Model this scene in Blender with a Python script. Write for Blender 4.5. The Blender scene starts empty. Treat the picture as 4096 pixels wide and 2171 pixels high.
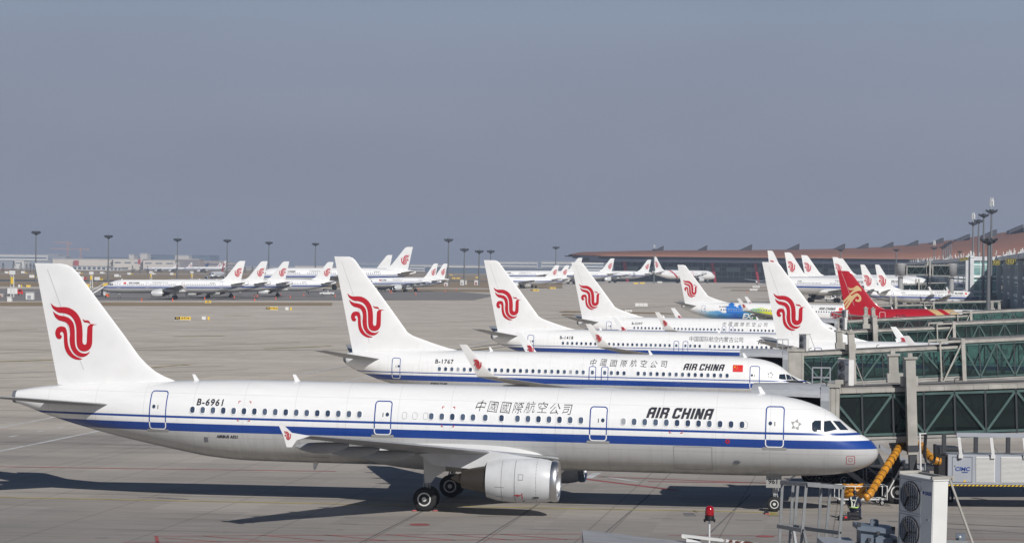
import bpy, bmesh, math, random
from math import sin, cos, pi, radians, sqrt
from mathutils import Vector, Matrix
random.seed(7)
S = bpy.context.scene
COL = S.collection

# ------------------------------------------------------------------ camera
CH = 12.02            # eye height
FP = 10130.0          # focal length in photo pixels
cam = bpy.data.cameras.new("camera"); cam.lens = 36*FP/4096; cam.sensor_width = 36
cam.clip_start = 1; cam.clip_end = 40000
co = bpy.data.objects.new("camera", cam); COL.objects.link(co)
co.matrix_world = Matrix.Translation((0, 0, CH)) @ Matrix.Rotation(pi/2-19.3/FP, 4, 'X') @ Matrix.Rotation(0.010, 4, 'Z')
S.camera = co
# ------------------------------------------------------------------ sky and sun
SUN_EL, SUN_AZ = radians(34), radians(27)          # sun behind the camera and to the right
to_sun = Vector((sin(SUN_AZ)*cos(SUN_EL), -cos(SUN_AZ)*cos(SUN_EL), sin(SUN_EL)))
w = bpy.data.worlds.new("World"); S.world = w; w.use_nodes = True
wn, wl = w.node_tree.nodes, w.node_tree.links
wn.clear()
sky = wn.new('ShaderNodeTexSky'); sky.sky_type = 'NISHITA'; sky.sun_disc = False
sky.sun_elevation = SUN_EL; sky.sun_rotation = pi - SUN_AZ
sky.air_density = 0.7; sky.dust_density = 0.25; sky.ozone_density = 3.0
bg1 = wn.new('ShaderNodeBackground'); bg1.inputs[1].default_value = 0.05
wl.new(sky.outputs[0], bg1.inputs[0])
tc = wn.new('ShaderNodeTexCoord'); sep = wn.new('ShaderNodeSeparateXYZ'); wl.new(tc.outputs['Generated'], sep.inputs[0])
rmp = wn.new('ShaderNodeValToRGB'); wl.new(sep.outputs['Z'], rmp.inputs[0])
e = rmp.color_ramp.elements
e[0].position = 0.0; e[0].color = (0.220, 0.226, 0.276, 1)
e[1].position = 0.11; e[1].color = (0.262, 0.315, 0.410, 1)
m1 = rmp.color_ramp.elements.new(0.05); m1.color = (0.247, 0.268, 0.336, 1)
bg2 = wn.new('ShaderNodeBackground'); bg2.inputs[1].default_value = 1.0
hzn = wn.new('ShaderNodeTexNoise'); hzn.inputs['Scale'].default_value = 7; hzn.inputs['Detail'].default_value = 4     # uneven smog
hmp = wn.new('ShaderNodeMapping'); hmp.inputs['Scale'].default_value = (1, 1, 4); wl.new(tc.outputs['Generated'], hmp.inputs[0]); wl.new(hmp.outputs[0], hzn.inputs[0])
hmr = wn.new('ShaderNodeMapRange'); hmr.inputs[1].default_value = .3; hmr.inputs[2].default_value = .7; hmr.inputs[3].default_value = .965; hmr.inputs[4].default_value = 1.035; wl.new(hzn.outputs[0], hmr.inputs[0])
hvm = wn.new('ShaderNodeVectorMath'); hvm.operation = 'SCALE'; wl.new(rmp.outputs[0], hvm.inputs[0]); wl.new(hmr.outputs[0], hvm.inputs['Scale'])
wl.new(hvm.outputs[0], bg2.inputs[0])
mr = wn.new('ShaderNodeMapRange'); mr.inputs[1].default_value = 0.09; mr.inputs[2].default_value = 0.22
wl.new(sep.outputs['Z'], mr.inputs[0])
mx = wn.new('ShaderNodeMixShader'); wl.new(mr.outputs[0], mx.inputs[0]); wl.new(bg2.outputs[0], mx.inputs[1]); wl.new(bg1.outputs[0], mx.inputs[2])
wo = wn.new('ShaderNodeOutputWorld'); wl.new(mx.outputs[0], wo.inputs[0])
sl = bpy.data.lights.new("sun", 'SUN'); sl.energy = 4.2; sl.angle = radians(0.53); sl.color = (1.0, 0.965, 0.92)
so = bpy.data.objects.new("sun", sl); COL.objects.link(so)
so.rotation_euler = to_sun.to_track_quat('Z', 'Y').to_euler()
S.view_settings.view_transform = 'Standard'; S.view_settings.look = 'None'
S.view_settings.exposure = 0.0; S.view_settings.gamma = 1
S.render.resolution_x = 1024; S.render.resolution_y = 542
S.cycles.max_bounces = 8; S.cycles.transparent_max_bounces = 24

# ------------------------------------------------------------------ helpers
def sstep(a, b, x):
    t = min(1, max(0, (x-a)/(b-a))); return t*t*(3-2*t)
def gz(D): return 1.1*sstep(480, 850, D)             # the far apron lies about a metre higher
def Hz(px): return 1066.2 + 0.01*(px-2048)
def gp(px, py, lift=0.0):                             # photo point on the ground -> world
    h = CH
    for _ in range(8):
        s = max(0.5, (py-Hz(px))/h); D = FP/s; h = CH-gz(D)
    return Vector(((px-2048)/s, D, gz(D)+lift))
def wp(px, py, D):                                    # photo point at a known distance -> world
    s = FP/D
    return Vector(((px-2048)/s, D, CH-(py-Hz(px))/s))

def tag(o, label=None, cat=None, group=None, kind=None):
    if label: o['label'] = label
    if cat: o['category'] = cat
    if group: o['group'] = group
    if kind: o['kind'] = kind
    return o
def empty(name, loc=(0, 0, 0), rz=0.0, label=None, cat=None, group=None):
    o = bpy.data.objects.new(name, None); COL.objects.link(o)
    o.location = loc; o.rotation_euler = (0, 0, rz); o.empty_display_size = .5
    return tag(o, label, cat, group)
def link(name, me, parent=None):
    o = bpy.data.objects.new(name, me); COL.objects.link(o)
    if parent is not None: o.parent = parent
    return o
def obj(name, bm, mats, parent=None, smooth=False, loc=None):
    me = bpy.data.meshes.new(name)
    bmesh.ops.recalc_face_normals(bm, faces=bm.faces)
    bm.to_mesh(me); bm.free()
    for m in (mats if isinstance(mats, (list, tuple)) else [mats]): me.materials.append(m)
    if smooth:
        for p in me.polygons: p.use_smooth = True
    o = link(name, me, parent)
    if loc is not None: o.location = loc
    return o
def sharp(o, ang=40):
    me = o.data
    try: me.set_sharp_from_angle(angle=radians(ang))
    except Exception: pass
    return o
def box(bm, x0, x1, y0, y1, z0, z1, M=None, mat=0):
    vs = [bm.verts.new((x, y, z)) for x in (x0, x1) for y in (y0, y1) for z in (z0, z1)]
    if M is not None:
        for v in vs: v.co = M @ v.co
    for f in ((0, 1, 3, 2), (4, 6, 7, 5), (0, 4, 5, 1), (2, 3, 7, 6), (0, 2, 6, 4), (1, 5, 7, 3)):
        fc = bm.faces.new([vs[i] for i in f]); fc.material_index = mat
    return vs
def frame_between(a, b):
    a = Vector(a); b = Vector(b); d = (b-a); L = d.length; d.normalize()
    up = Vector((0, 0, 1)) if abs(d.z) < .95 else Vector((0, 1, 0))
    y = up.cross(d).normalized(); z = d.cross(y)
    M = Matrix((d, y, z)).transposed().to_4x4(); M.translation = a
    return M, L
def bar(bm, a, b, w, h=None, mat=0):
    M, L = frame_between(a, b); h = h or w
    return box(bm, 0, L, -w/2, w/2, -h/2, h/2, M, mat)
def tube(bm, pts, r, n=10, cap=True, mat=0):
    pts = [Vector(p) for p in pts]; rs = r if isinstance(r, (list, tuple)) else [r]*len(pts)
    rings = []
    for i, p in enumerate(pts):
        a = pts[max(0, i-1)]; b = pts[min(len(pts)-1, i+1)]
        M, _ = frame_between(a, b)
        M.translation = p
        rings.append([bm.verts.new(M @ Vector((0, rs[i]*cos(2*pi*k/n), rs[i]*sin(2*pi*k/n)))) for k in range(n)])
    for A, B in zip(rings, rings[1:]):
        for k in range(n):
            f = bm.faces.new((A[k], A[(k+1) % n], B[(k+1) % n], B[k])); f.material_index = mat
    if cap:
        for R in (rings[0], rings[-1]):
            try: f = bm.faces.new(R); f.material_index = mat
            except ValueError: pass
def lathe(bm, prof, n=32, M=None, mat=0, mats=None):
    """prof: list of (a, r): a along local X, r radius."""
    rings = []
    for a, r in prof:
        ring = []
        for k in range(n):
            v = Vector((a, r*cos(2*pi*k/n), r*sin(2*pi*k/n)))
            ring.append(bm.verts.new(M @ v if M is not None else v))
        rings.append(ring)
    for i, (A, B) in enumerate(zip(rings, rings[1:])):
        for k in range(n):
            f = bm.faces.new((A[k], A[(k+1) % n], B[(k+1) % n], B[k])); f.material_index = mats[i] if mats else mat
    for R, m_ in ((rings[0], mats[0] if mats else mat), (rings[-1], mats[-1] if mats else mat)):
        f = bm.faces.new(R); f.material_index = m_
def poly_prism(bm, pts, h0, h1, axis='y', mat=0):
    """outline in two axes, extruded along the third."""
    def P(a, b, c):
        return {'y': (a, c, b), 'z': (a, b, c), 'x': (c, a, b)}[axis]
    A = [bm.verts.new(P(a, b, h0)) for a, b in pts]; B = [bm.verts.new(P(a, b, h1)) for a, b in pts]
    n = len(pts)
    for f in ([A[i] for i in range(n)], [B[i] for i in range(n)][::-1]):
        fc = bm.faces.new(f); fc.material_index = mat
    for i in range(n):
        fc = bm.faces.new((A[i], B[i], B[(i+1) % n], A[(i+1) % n])); fc.material_index = mat

# ------------------------------------------------------------------ materials
def mat(name, col, rough=.6, metal=0.0, spec=.5, coat=0.0, noise=None, bump=None, emit=None):
    m = bpy.data.materials.new(name); m.use_nodes = True
    nt = m.node_tree; b = nt.nodes['Principled BSDF']
    b.inputs['Base Color'].default_value = (*col, 1); b.inputs['Roughness'].default_value = rough
    b.inputs['Metallic'].default_value = metal; b.inputs['Specular IOR Level'].default_value = spec
    b.inputs['Coat Weight'].default_value = coat; b.inputs['Coat Roughness'].default_value = .08
    if noise:
        sc, amt = noise[:2]; st = noise[2] if len(noise) > 2 else (1, 1, 1)
        t = nt.nodes.new('ShaderNodeTexCoord'); mp = nt.nodes.new('ShaderNodeMapping'); mp.inputs['Scale'].default_value = st
        n = nt.nodes.new('ShaderNodeTexNoise'); n.inputs['Scale'].default_value = sc; n.inputs['Detail'].default_value = 6
        r = nt.nodes.new('ShaderNodeMapRange'); r.inputs[1].default_value = .3; r.inputs[2].default_value = .7
        r.inputs[3].default_value = 1-amt; r.inputs[4].default_value = 1+amt*.4
        v = nt.nodes.new('ShaderNodeVectorMath'); v.operation = 'SCALE'; v.inputs[0].default_value = col
        nt.links.new(t.outputs['Object'], mp.inputs[0]); nt.links.new(mp.outputs[0], n.inputs[0])
        nt.links.new(n.outputs[0], r.inputs[0]); nt.links.new(r.outputs[0], v.inputs['Scale'])
        nt.links.new(v.outputs[0], b.inputs['Base Color'])
    if bump:
        n = nt.nodes.new('ShaderNodeTexNoise'); n.inputs['Scale'].default_value = bump[0]; n.inputs['Detail'].default_value = 5
        t = nt.nodes.new('ShaderNodeTexCoord'); nt.links.new(t.outputs['Object'], n.inputs[0])
        bp = nt.nodes.new('ShaderNodeBump'); bp.inputs['Strength'].default_value = bump[1]; bp.inputs['Distance'].default_value = .03
        nt.links.new(n.outputs[0], bp.inputs['Height']); nt.links.new(bp.outputs[0], b.inputs['Normal'])
    if emit:
        b.inputs['Emission Color'].default_value = (*emit[0], 1); b.inputs['Emission Strength'].default_value = emit[1]
    return m

class NT:
    """tiny wrapper for scalar node maths"""
    def __init__(s, m): s.m = m; s.nt = m.node_tree; s.N = s.nt.nodes; s.L = s.nt.links
    def val(s, sock, x):
        if isinstance(x, (int, float)): sock.default_value = x
        else: s.L.new(x, sock)
    def math(s, op, a, b=0.0, c=0.0, clamp=False):
        n = s.N.new('ShaderNodeMath'); n.operation = op; n.use_clamp = clamp
        s.val(n.inputs[0], a); s.val(n.inputs[1], b); s.val(n.inputs[2], c)
        return n.outputs[0]
    def band(s, v, lo, hi): return s.math('MULTIPLY', s.math('GREATER_THAN', v, lo), s.math('LESS_THAN', v, hi))
    def mix(s, f, a, b):
        n = s.N.new('ShaderNodeMix'); n.data_type = 'RGBA'; s.val(n.inputs[0], f)
        for i, x in ((6, a), (7, b)):
            if isinstance(x, tuple): n.inputs[i].default_value = (*x, 1)
            else: s.L.new(x, n.inputs[i])
        return n.outputs[2]
    def noise(s, vec, scale, detail=5, rough=.55):
        n = s.N.new('ShaderNodeTexNoise'); n.inputs['Scale'].default_value = scale; n.inputs['Detail'].default_value = detail
        n.inputs['Roughness'].default_value = rough; s.L.new(vec, n.inputs[0]); return n.outputs[0]
    def mapping(s, vec, scale=(1, 1, 1), rot=(0, 0, 0)):
        n = s.N.new('ShaderNodeMapping'); n.inputs['Scale'].default_value = scale; n.inputs['Rotation'].default_value = rot
        s.L.new(vec, n.inputs[0]); return n.outputs[0]
    def ramp(s, v, a, b, lo=0.0, hi=1.0):
        n = s.N.new('ShaderNodeMapRange'); s.val(n.inputs[0], v)
        for i, x in enumerate((a, b, lo, hi)): n.inputs[i+1].default_value = x
        return n.outputs[0]

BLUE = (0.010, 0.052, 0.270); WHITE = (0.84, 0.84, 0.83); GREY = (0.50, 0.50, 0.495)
def livery(name, kind, thin=(4.06, 4.17), thick=(3.39, 3.80)):
    m = bpy.data.materials.new(name); m.use_nodes = True; t = NT(m)
    b = t.N['Principled BSDF']; tcn = t.N.new('ShaderNodeTexCoord'); sp = t.N.new('ShaderNodeSeparateXYZ')
    o = tcn.outputs['Object']; t.L.new(o, sp.inputs[0]); X, Y, Z = sp.outputs
    rough, coat = .3, .5
    if kind == 'ca':
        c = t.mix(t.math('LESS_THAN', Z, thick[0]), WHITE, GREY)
        c = t.mix(t.band(Z, *thick), c, BLUE); c = t.mix(t.band(Z, *thin), c, BLUE)
    elif kind == 'plain':
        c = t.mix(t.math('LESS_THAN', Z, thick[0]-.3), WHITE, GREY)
    elif kind == 'red':
        # red tail and body, white nose, two curved gold ribbons between
        u = t.math('ADD', X, t.math('MULTIPLY', Z, 1.6))
        u = t.math('ADD', u, 0.0)
        RED = (0.42, 0.008, 0.02); GOLD = (0.60, 0.42, 0.20)
        c = t.mix(t.math('GREATER_THAN', u, -9.5), RED, WHITE)
        c = t.mix(t.band(u, -12.9, -11.5), c, GOLD); c = t.mix(t.band(u, -10.5, -8.9), c, GOLD)
    elif kind == 'expo':
        n = t.noise(t.mapping(o, (.35, 1, 1.1)), 1.0, 3)
        n2 = t.math('SUBTRACT', n, .5)
        u = t.math('ADD', X, t.math('MULTIPLY', n2, 3.0))
        cr = t.N.new('ShaderNodeValToRGB'); t.L.new(t.ramp(u, -36, -4), cr.inputs[0])
        el = cr.color_ramp.elements
        el[0].position = 0; el[0].color = (*WHITE, 1); el[1].position = 1; el[1].color = (*WHITE, 1)
        for p, cc in ((.05, (.62, .70, .76)), (.11, (.20, .48, .72)), (.20, (.04, .25, .60)), (.28, (.012, .10, .46)), (.345, (.01, .20, .40)), (.385, (.03, .34, .12)),
                      (.415, (.14, .44, .03)), (.445, (.48, .60, .03)), (.49, (.74, .68, .03)), (.59, (.76, .70, .10)), (.64, WHITE)):
            q = el.new(p); q.color = (*cc, 1)
        edge = t.math('ADD', 3.6, t.math('ADD', t.math('MULTIPLY', n2, 3.0), t.ramp(X, -28, -14, -.3, 1.0)))
        c = t.mix(t.ramp(t.math('SUBTRACT', Z, edge), -.15, .25), cr.outputs[0], WHITE)
        rib = t.math('SUBTRACT', Z, t.math('ADD', 2.55, t.math('MULTIPLY', .5, t.math('SINE', t.math('MULTIPLY', X, .9)))))
        c = t.mix(t.math('MULTIPLY', t.band(rib, -.22, .22), t.band(X, -9.5, -4.2)), c, (0.5, .01, .03))
    elif kind == 'smile':
        n = t.noise(t.mapping(o, (1.2, 1, 1.6)), 1.4, 4)
        zz = t.band(Z, 3.2, 5.4)
        c = t.mix(t.math('MULTIPLY', zz, t.math('MULTIPLY', t.math('GREATER_THAN', n, .56), t.band(X, -26, -17))), WHITE, (.55, .03, .05))
        u = t.math('ADD', X, t.math('MULTIPLY', Z, 1.5))
        c = t.mix(t.band(u, -25.5, -24), c, (.5, .01, .04))
    # faint panel seams, grime streaks and a grimy belly with painted shade
    n = t.noise(t.mapping(o, (.5, 1, 3.0)), 1.1, 6)
    g = t.ramp(n, .3, .75, 1.0, .93)
    seam = t.math('LESS_THAN', t.math('FRACT', t.math('MULTIPLY', X, 1/2.65)), .009)
    lap = t.math('MAXIMUM', t.band(Z, 3.10, 3.125), t.math('MAXIMUM', t.band(Z, 5.28, 5.30), t.band(Z, 2.42, 2.445)))
    seam = t.math('MAXIMUM', t.math('MULTIPLY', seam, .85), t.math('MULTIPLY', lap, .8))
    g = t.math('MULTIPLY', g, t.math('SUBTRACT', 1.0, t.math('MULTIPLY', seam, .22)))
    strk = t.math('MULTIPLY', t.ramp(t.noise(t.mapping(o, (3.5, 1, .35)), 1.0, 5), .52, .70, 0, .08), t.math('LESS_THAN', Z, 4.3))
    g = t.math('MULTIPLY', g, t.math('SUBTRACT', 1.0, strk))
    low = t.math('MULTIPLY', t.ramp(Z, 2.7, 1.9), t.ramp(t.noise(t.mapping(o, (1.6, 1, .5)), 1.0, 6), .35, .7, .16, .45))  # belly grime, made stronger to paint the underside's shade into the colour
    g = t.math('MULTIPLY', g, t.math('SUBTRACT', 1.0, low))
    v = t.N.new('ShaderNodeVectorMath'); v.operation = 'SCALE'; t.L.new(c, v.inputs[0]); t.L.new(g, v.inputs['Scale'])
    t.L.new(v.outputs[0], b.inputs['Base Color'])
    bp = t.N.new('ShaderNodeBump'); bp.inputs['Strength'].default_value = .35; bp.inputs['Distance'].default_value = .012
    t.L.new(t.noise(t.mapping(o, (1.6, 1, 1.9)), 1.0, 2), bp.inputs['Height']); t.L.new(bp.outputs[0], b.inputs['Normal']); t.L.new(bp.outputs[0], b.inputs['Coat Normal'])
    b.inputs['Roughness'].default_value = rough; b.inputs['Coat Weight'].default_value = coat; b.inputs['Coat Roughness'].default_value = .12
    return m
M = {}
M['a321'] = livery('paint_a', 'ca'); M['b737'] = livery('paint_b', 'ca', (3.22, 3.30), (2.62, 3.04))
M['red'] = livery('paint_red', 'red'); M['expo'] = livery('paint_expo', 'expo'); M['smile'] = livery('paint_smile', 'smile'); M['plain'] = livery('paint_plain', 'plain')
M['white'] = mat('white_paint', (.80, .80, .79), .32, coat=.4, noise=(.8, .06))
M['whitebright'] = mat('white_mark', (.82, .82, .82), .5)
M['tailred'] = mat('red_paint', (.42, .008, .02), .25, coat=.5)
M['logored'] = mat('emblem_red', (.48, .010, .022), .35, coat=.3)
M['gold'] = mat('emblem_gold', (.62, .45, .22), .4)
M['wing'] = mat('wing_grey', (.34, .35, .36), .38, noise=(.8, .2, (1, .4, 1)))
M['wingdark'] = mat('wing_dark', (.16, .17, .19), .45)
M['metal'] = mat('bare_metal', (.66, .66, .66), .36, metal=1)
M['exhaust'] = mat('exhaust_metal', (.12, .105, .09), .38, metal=.8)
M['black'] = mat('black', (.012, .012, .014), .5)
M['ink'] = mat('ink', (.016, .017, .028), .5)
M['tyre'] = mat('tyre', (.016, .016, .018), .85)
M['rim'] = mat('rim', (.62, .62, .60), .4)
M['strut'] = mat('gear_strut', (.40, .41, .42), .4, metal=.3)
M['pane'] = mat('cabin_pane', (.040, .060, .105), .12, spec=.8); M['pane2'] = mat('cabin_pane_light', (.085, .115, .17), .2, spec=.8); M['pane3'] = mat('cabin_blind', (.30, .32, .34), .5)
M['cockpit'] = mat('cockpit_glass', (.02, .03, .045), .05, spec=1.0)
M['blue'] = mat('line_blue', BLUE, .4)
M['midblue'] = mat('mid_blue', (.02, .16, .52), .4)
M['grey'] = mat('scuff_grey', (.30, .30, .29), .6)
M['lgrey'] = mat('light_grey', (.62, .62, .61), .5)
M['flag'] = mat('flag_red', (.62, .01, .01), .5)
M['yellow'] = mat('yellow', (.75, .50, .02), .5)
M['navy'] = mat('navy', (.01, .02, .06), .5)
# ------------------------------------------------------------------ airliner data (metres; x runs aft from the nose, z up from the ground)
A321_ST = [(0, 3.17, 3.165, .01), (.06, 3.38, 2.95, .26), (.12, 3.47, 2.85, .37), (.35, 3.75, 2.62, .66), (.83, 4.05, 2.36, 1.0), (1.38, 4.36, 2.19, 1.28), (1.92, 4.80, 2.09, 1.47),
           (2.4, 5.14, 2.03, 1.60), (3.13, 5.46, 1.97, 1.76), (4.1, 5.74, 1.92, 1.89), (5.3, 5.92, 1.89, 1.96), (6.5, 6.0, 1.87, 1.975), (8, 6.0, 1.86, 1.975),
           (30, 6.0, 1.86, 1.975), (32, 5.98, 1.88, 1.96), (33.8, 5.93, 2.01, 1.90), (35.5, 5.86, 2.28, 1.79), (37.1, 5.78, 2.58, 1.63), (38.7, 5.70, 2.90, 1.42),
           (40.5, 5.60, 3.33, 1.13), (41.7, 5.51, 3.65, .92), (43.1, 5.37, 4.08, .63), (44.1, 5.2, 4.42, .42), (44.5, 5.12, 4.52, .32)]
B737_ST = [(0, 2.74, 2.735, .01), (.08, 2.94, 2.48, .25), (.25, 3.08, 2.24, .46), (.7, 3.27, 1.90, .80), (1.3, 3.47, 1.60, 1.10), (1.9, 3.75, 1.40, 1.32), (2.6, 4.30, 1.27, 1.50),
           (3.3, 4.66, 1.19, 1.65), (4.4, 4.93, 1.12, 1.79), (5.8, 5.06, 1.09, 1.87), (7.2, 5.10, 1.08, 1.88), (26.5, 5.10, 1.08, 1.88), (28, 5.10, 1.15, 1.87),
           (30, 5.08, 1.40, 1.84), (32, 5.05, 1.75, 1.74), (33.4, 5.02, 2.03, 1.62), (35.2, 4.94, 2.50, 1.36), (36.6, 4.84, 3.0, 1.05), (37.5, 4.76, 3.36, .74), (38.1, 4.66, 3.72, .48), (38.35, 4.55, 3.95, .30)]
TY = {
 'A321': dict(st=A321_ST, paint='a321', L=44.5, winz=4.5, winh=.33, winw=.23, thick=(3.39, 3.80), thin=(4.06, 4.17),
    fin=[(5.5, 36.2, 42.25, 0), (5.85, 35.9, 42.15, 0), (6.05, 36.45, 42.1, 0), (6.3, 36.95, 42.03, 0), (6.65, 37.4, 41.93, 0), (7.04, 37.8, 41.85, 0), (8.2, 38.7, 42.55-.35, 0), (10, 40.15, 42.9, 0), (11.2, 41.1, 43.3, 0), (11.55, 41.45, 43.42, 0), (11.7, 41.75, 43.46, 0), (11.76, 42.1, 43.5, 0)],
    logo=(43.5-(460*.4395-132)/77, 11.76-(1000+.4395*487-1056)/77, .4395/77),
    stab=[(.6, 38.6, 42.6, 4.55), (1.4, 39.1, 42.8, 4.62), (6.05, 42.4, 44.1, 5.12), (6.3, 42.9, 44.2, 5.15)],
    wing=[(1.6, 15.7, 23.6, 2.55), (2.2, 16.6, 23.6, 2.65), (6.4, 18.8, 23.8, 3.15), (12, 22.1, 25.3, 3.85), (16.6, 24.8, 26.45, 4.38), (17.05, 25.0, 26.5, 4.42)],
    eng=(5.75, 15.2, 1.78, 1.10, 3.45), mlg=(21.98, (3.33, 4.26), .585), nlg=(5.07, .25, .38), belly=(15.3, 26.4, 2.55, 2.42),
    fences=True, wl=None, cone=4.4),
 'B737': dict(st=B737_ST, paint='b737', L=38.3, winz=3.62, winh=.33, winw=.25, thick=(2.62, 3.04), thin=(3.22, 3.30),
    fin=[(4.7, 29.0, 37.6, 0), (5.1, 29.0, 37.7, 0), (5.25, 29.7, 37.74, 0), (5.6, 30.9, 37.8, 0), (6.0, 32.1, 37.9, 0), (6.2, 32.65, 37.95, 0), (6.45, 33.1, 38.0, 0), (7.6, 33.95, 38.22, 0), (9.5, 35.4, 38.65, 0), (11.6, 37.05, 39.1, 0), (12.2, 37.5, 39.24, 0), (12.45, 37.75, 39.28, 0), (12.55, 38.05, 39.3, 0)],
    logo=(38.15, 9.56, .00709),
    stab=[(.6, 34.6, 37.3, 4.2), (1.2, 35.2, 37.9, 4.28), (6.9, 38.3, 39.5, 5.05), (7.17, 38.7, 39.6, 5.1)],
    wing=[(1.6, 12.9, 20.4, 1.75), (2.2, 13.7, 20.6, 1.85), (5.6, 16.4, 20.9, 2.3), (12, 20.3, 23.2, 3.05), (17.1, 23.3, 24.95, 3.7)],
    eng=(4.83, 10.9, 1.40, 1.0, 3.0), mlg=(19.5, (2.45, 3.27), .56), nlg=(3.95, .2, .34), belly=(12.0, 22.0, 1.85, 2.15),
    fences=False, wl=[(3.69, 23.3, 24.97, 17.0), (3.78, 23.5, 25.03, 17.25), (4.05, 23.92, 25.15, 17.43), (4.6, 24.5, 25.45, 17.62), (5.5, 25.2, 25.95, 17.78), (6.15, 25.75, 26.3, 17.9)], cone=3.6),
}
def fixfin(a, z0, x0, z1, x1):
    a['fin'] = [(z, l, x0+(x1-x0)*(z-z0)/(z1-z0), y) for z, l, t, y in a['fin']]
fixfin(TY['A321'], 5.55, 42.15, 11.76, 43.5); fixfin(TY['B737'], 4.84, 37.65, 12.55, 39.3)
def mk_a320():
    a = dict(TY['A321']); T = 6.94; Wg = 4.27
    a['st'] = [(x if x < 10 else x-T, t, b, w_) for x, t, b, w_ in A321_ST if True]
    a['fin'] = [(z, l-T, t-T, y) for z, l, t, y in a['fin']]; a['stab'] = [(y, l-T, t-T, z) for y, l, t, z in a['stab']]
    a['wing'] = [(y, l-Wg, t-Wg, z) for y, l, t, z in a['wing']]
    lx, lz, ls = a['logo']; a['logo'] = (lx-T, lz, ls)
    e_ = a['eng']; a['eng'] = (e_[0], e_[1]-Wg) + e_[2:]; m_ = a['mlg']; a['mlg'] = (m_[0]-Wg,)+m_[1:]
    b_ = a['belly']; a['belly'] = (b_[0]-Wg, b_[1]-Wg)+b_[2:]; a['L'] -= T
    return a
TY['A320'] = mk_a320()
def dense(st):
    # monotone cubic resampling
    xs = [s[0] for s in st]; out = []
    N = len(xs)
    def slopes(ys):
        d = [(ys[i+1]-ys[i])/(xs[i+1]-xs[i]) for i in range(N-1)]; m = [d[0]]
        for i in range(1, N-1): m.append(0 if d[i-1]*d[i] <= 0 else 2*d[i-1]*d[i]/(d[i-1]+d[i]))
        m.append(d[-1]); return m
    cols = [[s[k] for s in st] for k in (1, 2, 3)]; ms = [slopes(c) for c in cols]
    for i in range(N-1):
        h = xs[i+1]-xs[i]; n = max(2, min(10, int(h/.35)+1))
        if h > 10: n = 14
        for j in range(n):
            t = j/n; r = [xs[i]+h*t]
            for c, m_ in zip(cols, ms):
                r.append((2*t**3-3*t*t+1)*c[i]+(t**3-2*t*t+t)*h*m_[i]+(-2*t**3+3*t*t)*c[i+1]+(t**3-t*t)*h*m_[i+1])
            out.append(tuple(r))
    out.append(st[-1]); return out
for k, a in TY.items():
    a['d'] = dense(a['st'])
def body_at(ty, x):
    d = TY[ty]['d']
    if x <= d[0][0]: return d[0][1:]
    for p, q in zip(d, d[1:]):
        if x <= q[0]:
            t = (x-p[0])/(q[0]-p[0]); return tuple(p[i]+(q[i]-p[i])*t for i in (1, 2, 3))
    return d[-1][1:]
def skin_pt(ty, x, z, side, off=.012):
    """point on the fuselage skin; side -1 starboard, +1 port; local frame has X forward = -x"""
    t, b, w_ = body_at(ty, x); zc = (t+b)/2; hz = (t-b)/2+off
    u = max(-.985, min(.985, (z-zc)/hz)); w2 = w_+off
    return Vector((-x, side*w2*sqrt(1-u*u), zc+u*hz))
def foil(u): return 5*(.2969*sqrt(max(u, 0))-.126*u-.3516*u*u+.2843*u**3-.1036*u**4)
def sec_thick(chord, tcr, cap): return min(tcr*chord, cap)

MC = {}
def cached(key, fn):
    if key not in MC: MC[key] = fn()
    return MC[key]
def mesh_of(name, bm, mats, smooth=True, ang=35):
    me = bpy.data.meshes.new(name); bmesh.ops.recalc_face_normals(bm, faces=bm.faces); bm.to_mesh(me); bm.free()
    for m in (mats if isinstance(mats, (list, tuple)) else [mats]): me.materials.append(m)
    if smooth:
        for p in me.polygons: p.use_smooth = True
        try: me.set_sharp_from_angle(angle=radians(ang))
        except Exception: pass
    return me

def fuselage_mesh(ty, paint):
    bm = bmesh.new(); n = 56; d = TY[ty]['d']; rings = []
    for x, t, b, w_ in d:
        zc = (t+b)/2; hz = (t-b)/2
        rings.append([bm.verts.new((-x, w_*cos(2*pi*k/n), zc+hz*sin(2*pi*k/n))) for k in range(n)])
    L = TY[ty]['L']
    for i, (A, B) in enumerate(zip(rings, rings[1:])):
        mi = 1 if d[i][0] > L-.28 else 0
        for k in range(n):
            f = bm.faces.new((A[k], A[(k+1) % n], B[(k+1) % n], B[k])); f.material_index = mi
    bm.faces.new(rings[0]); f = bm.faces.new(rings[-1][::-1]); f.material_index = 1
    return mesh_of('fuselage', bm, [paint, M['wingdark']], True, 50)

def surf_mesh(name, secs, tcr, cap, mats, vertical=False, side=1, n=9, curve=False):
    """loft of aerofoil sections; secs (span, xLE, xTE, height) or for vertical (z, xLE, xTE, y)"""
    bm = bmesh.new(); rings = []
    us = [0, .004, .02, .06, .13, .25, .4, .6, .8, 1.0]
    for s, le, te, h in secs:
        c = te-le; T = sec_thick(c, tcr, cap)
        up = [(le+u*c, T*foil(u)/2*2*.5) for u in us]; ring = []
        for x, y in up: ring.append((x, y))
        for x, y in up[-2:0:-1]: ring.append((x, -y))
        if vertical: rings.append([bm.verts.new((-x, h*side+y, s)) for x, y in ring])
        else: rings.append([bm.verts.new((-x, s*side, h+y)) for x, y in ring])
    m = len(rings[0])
    for A, B in zip(rings, rings[1:]):
        for k in range(m): bm.faces.new((A[k], A[(k+1) % m], B[(k+1) % m], B[k]))
    bm.faces.new(rings[0]); bm.faces.new(rings[-1][::-1])
    return mesh_of(name, bm, mats, True, 30)
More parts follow.
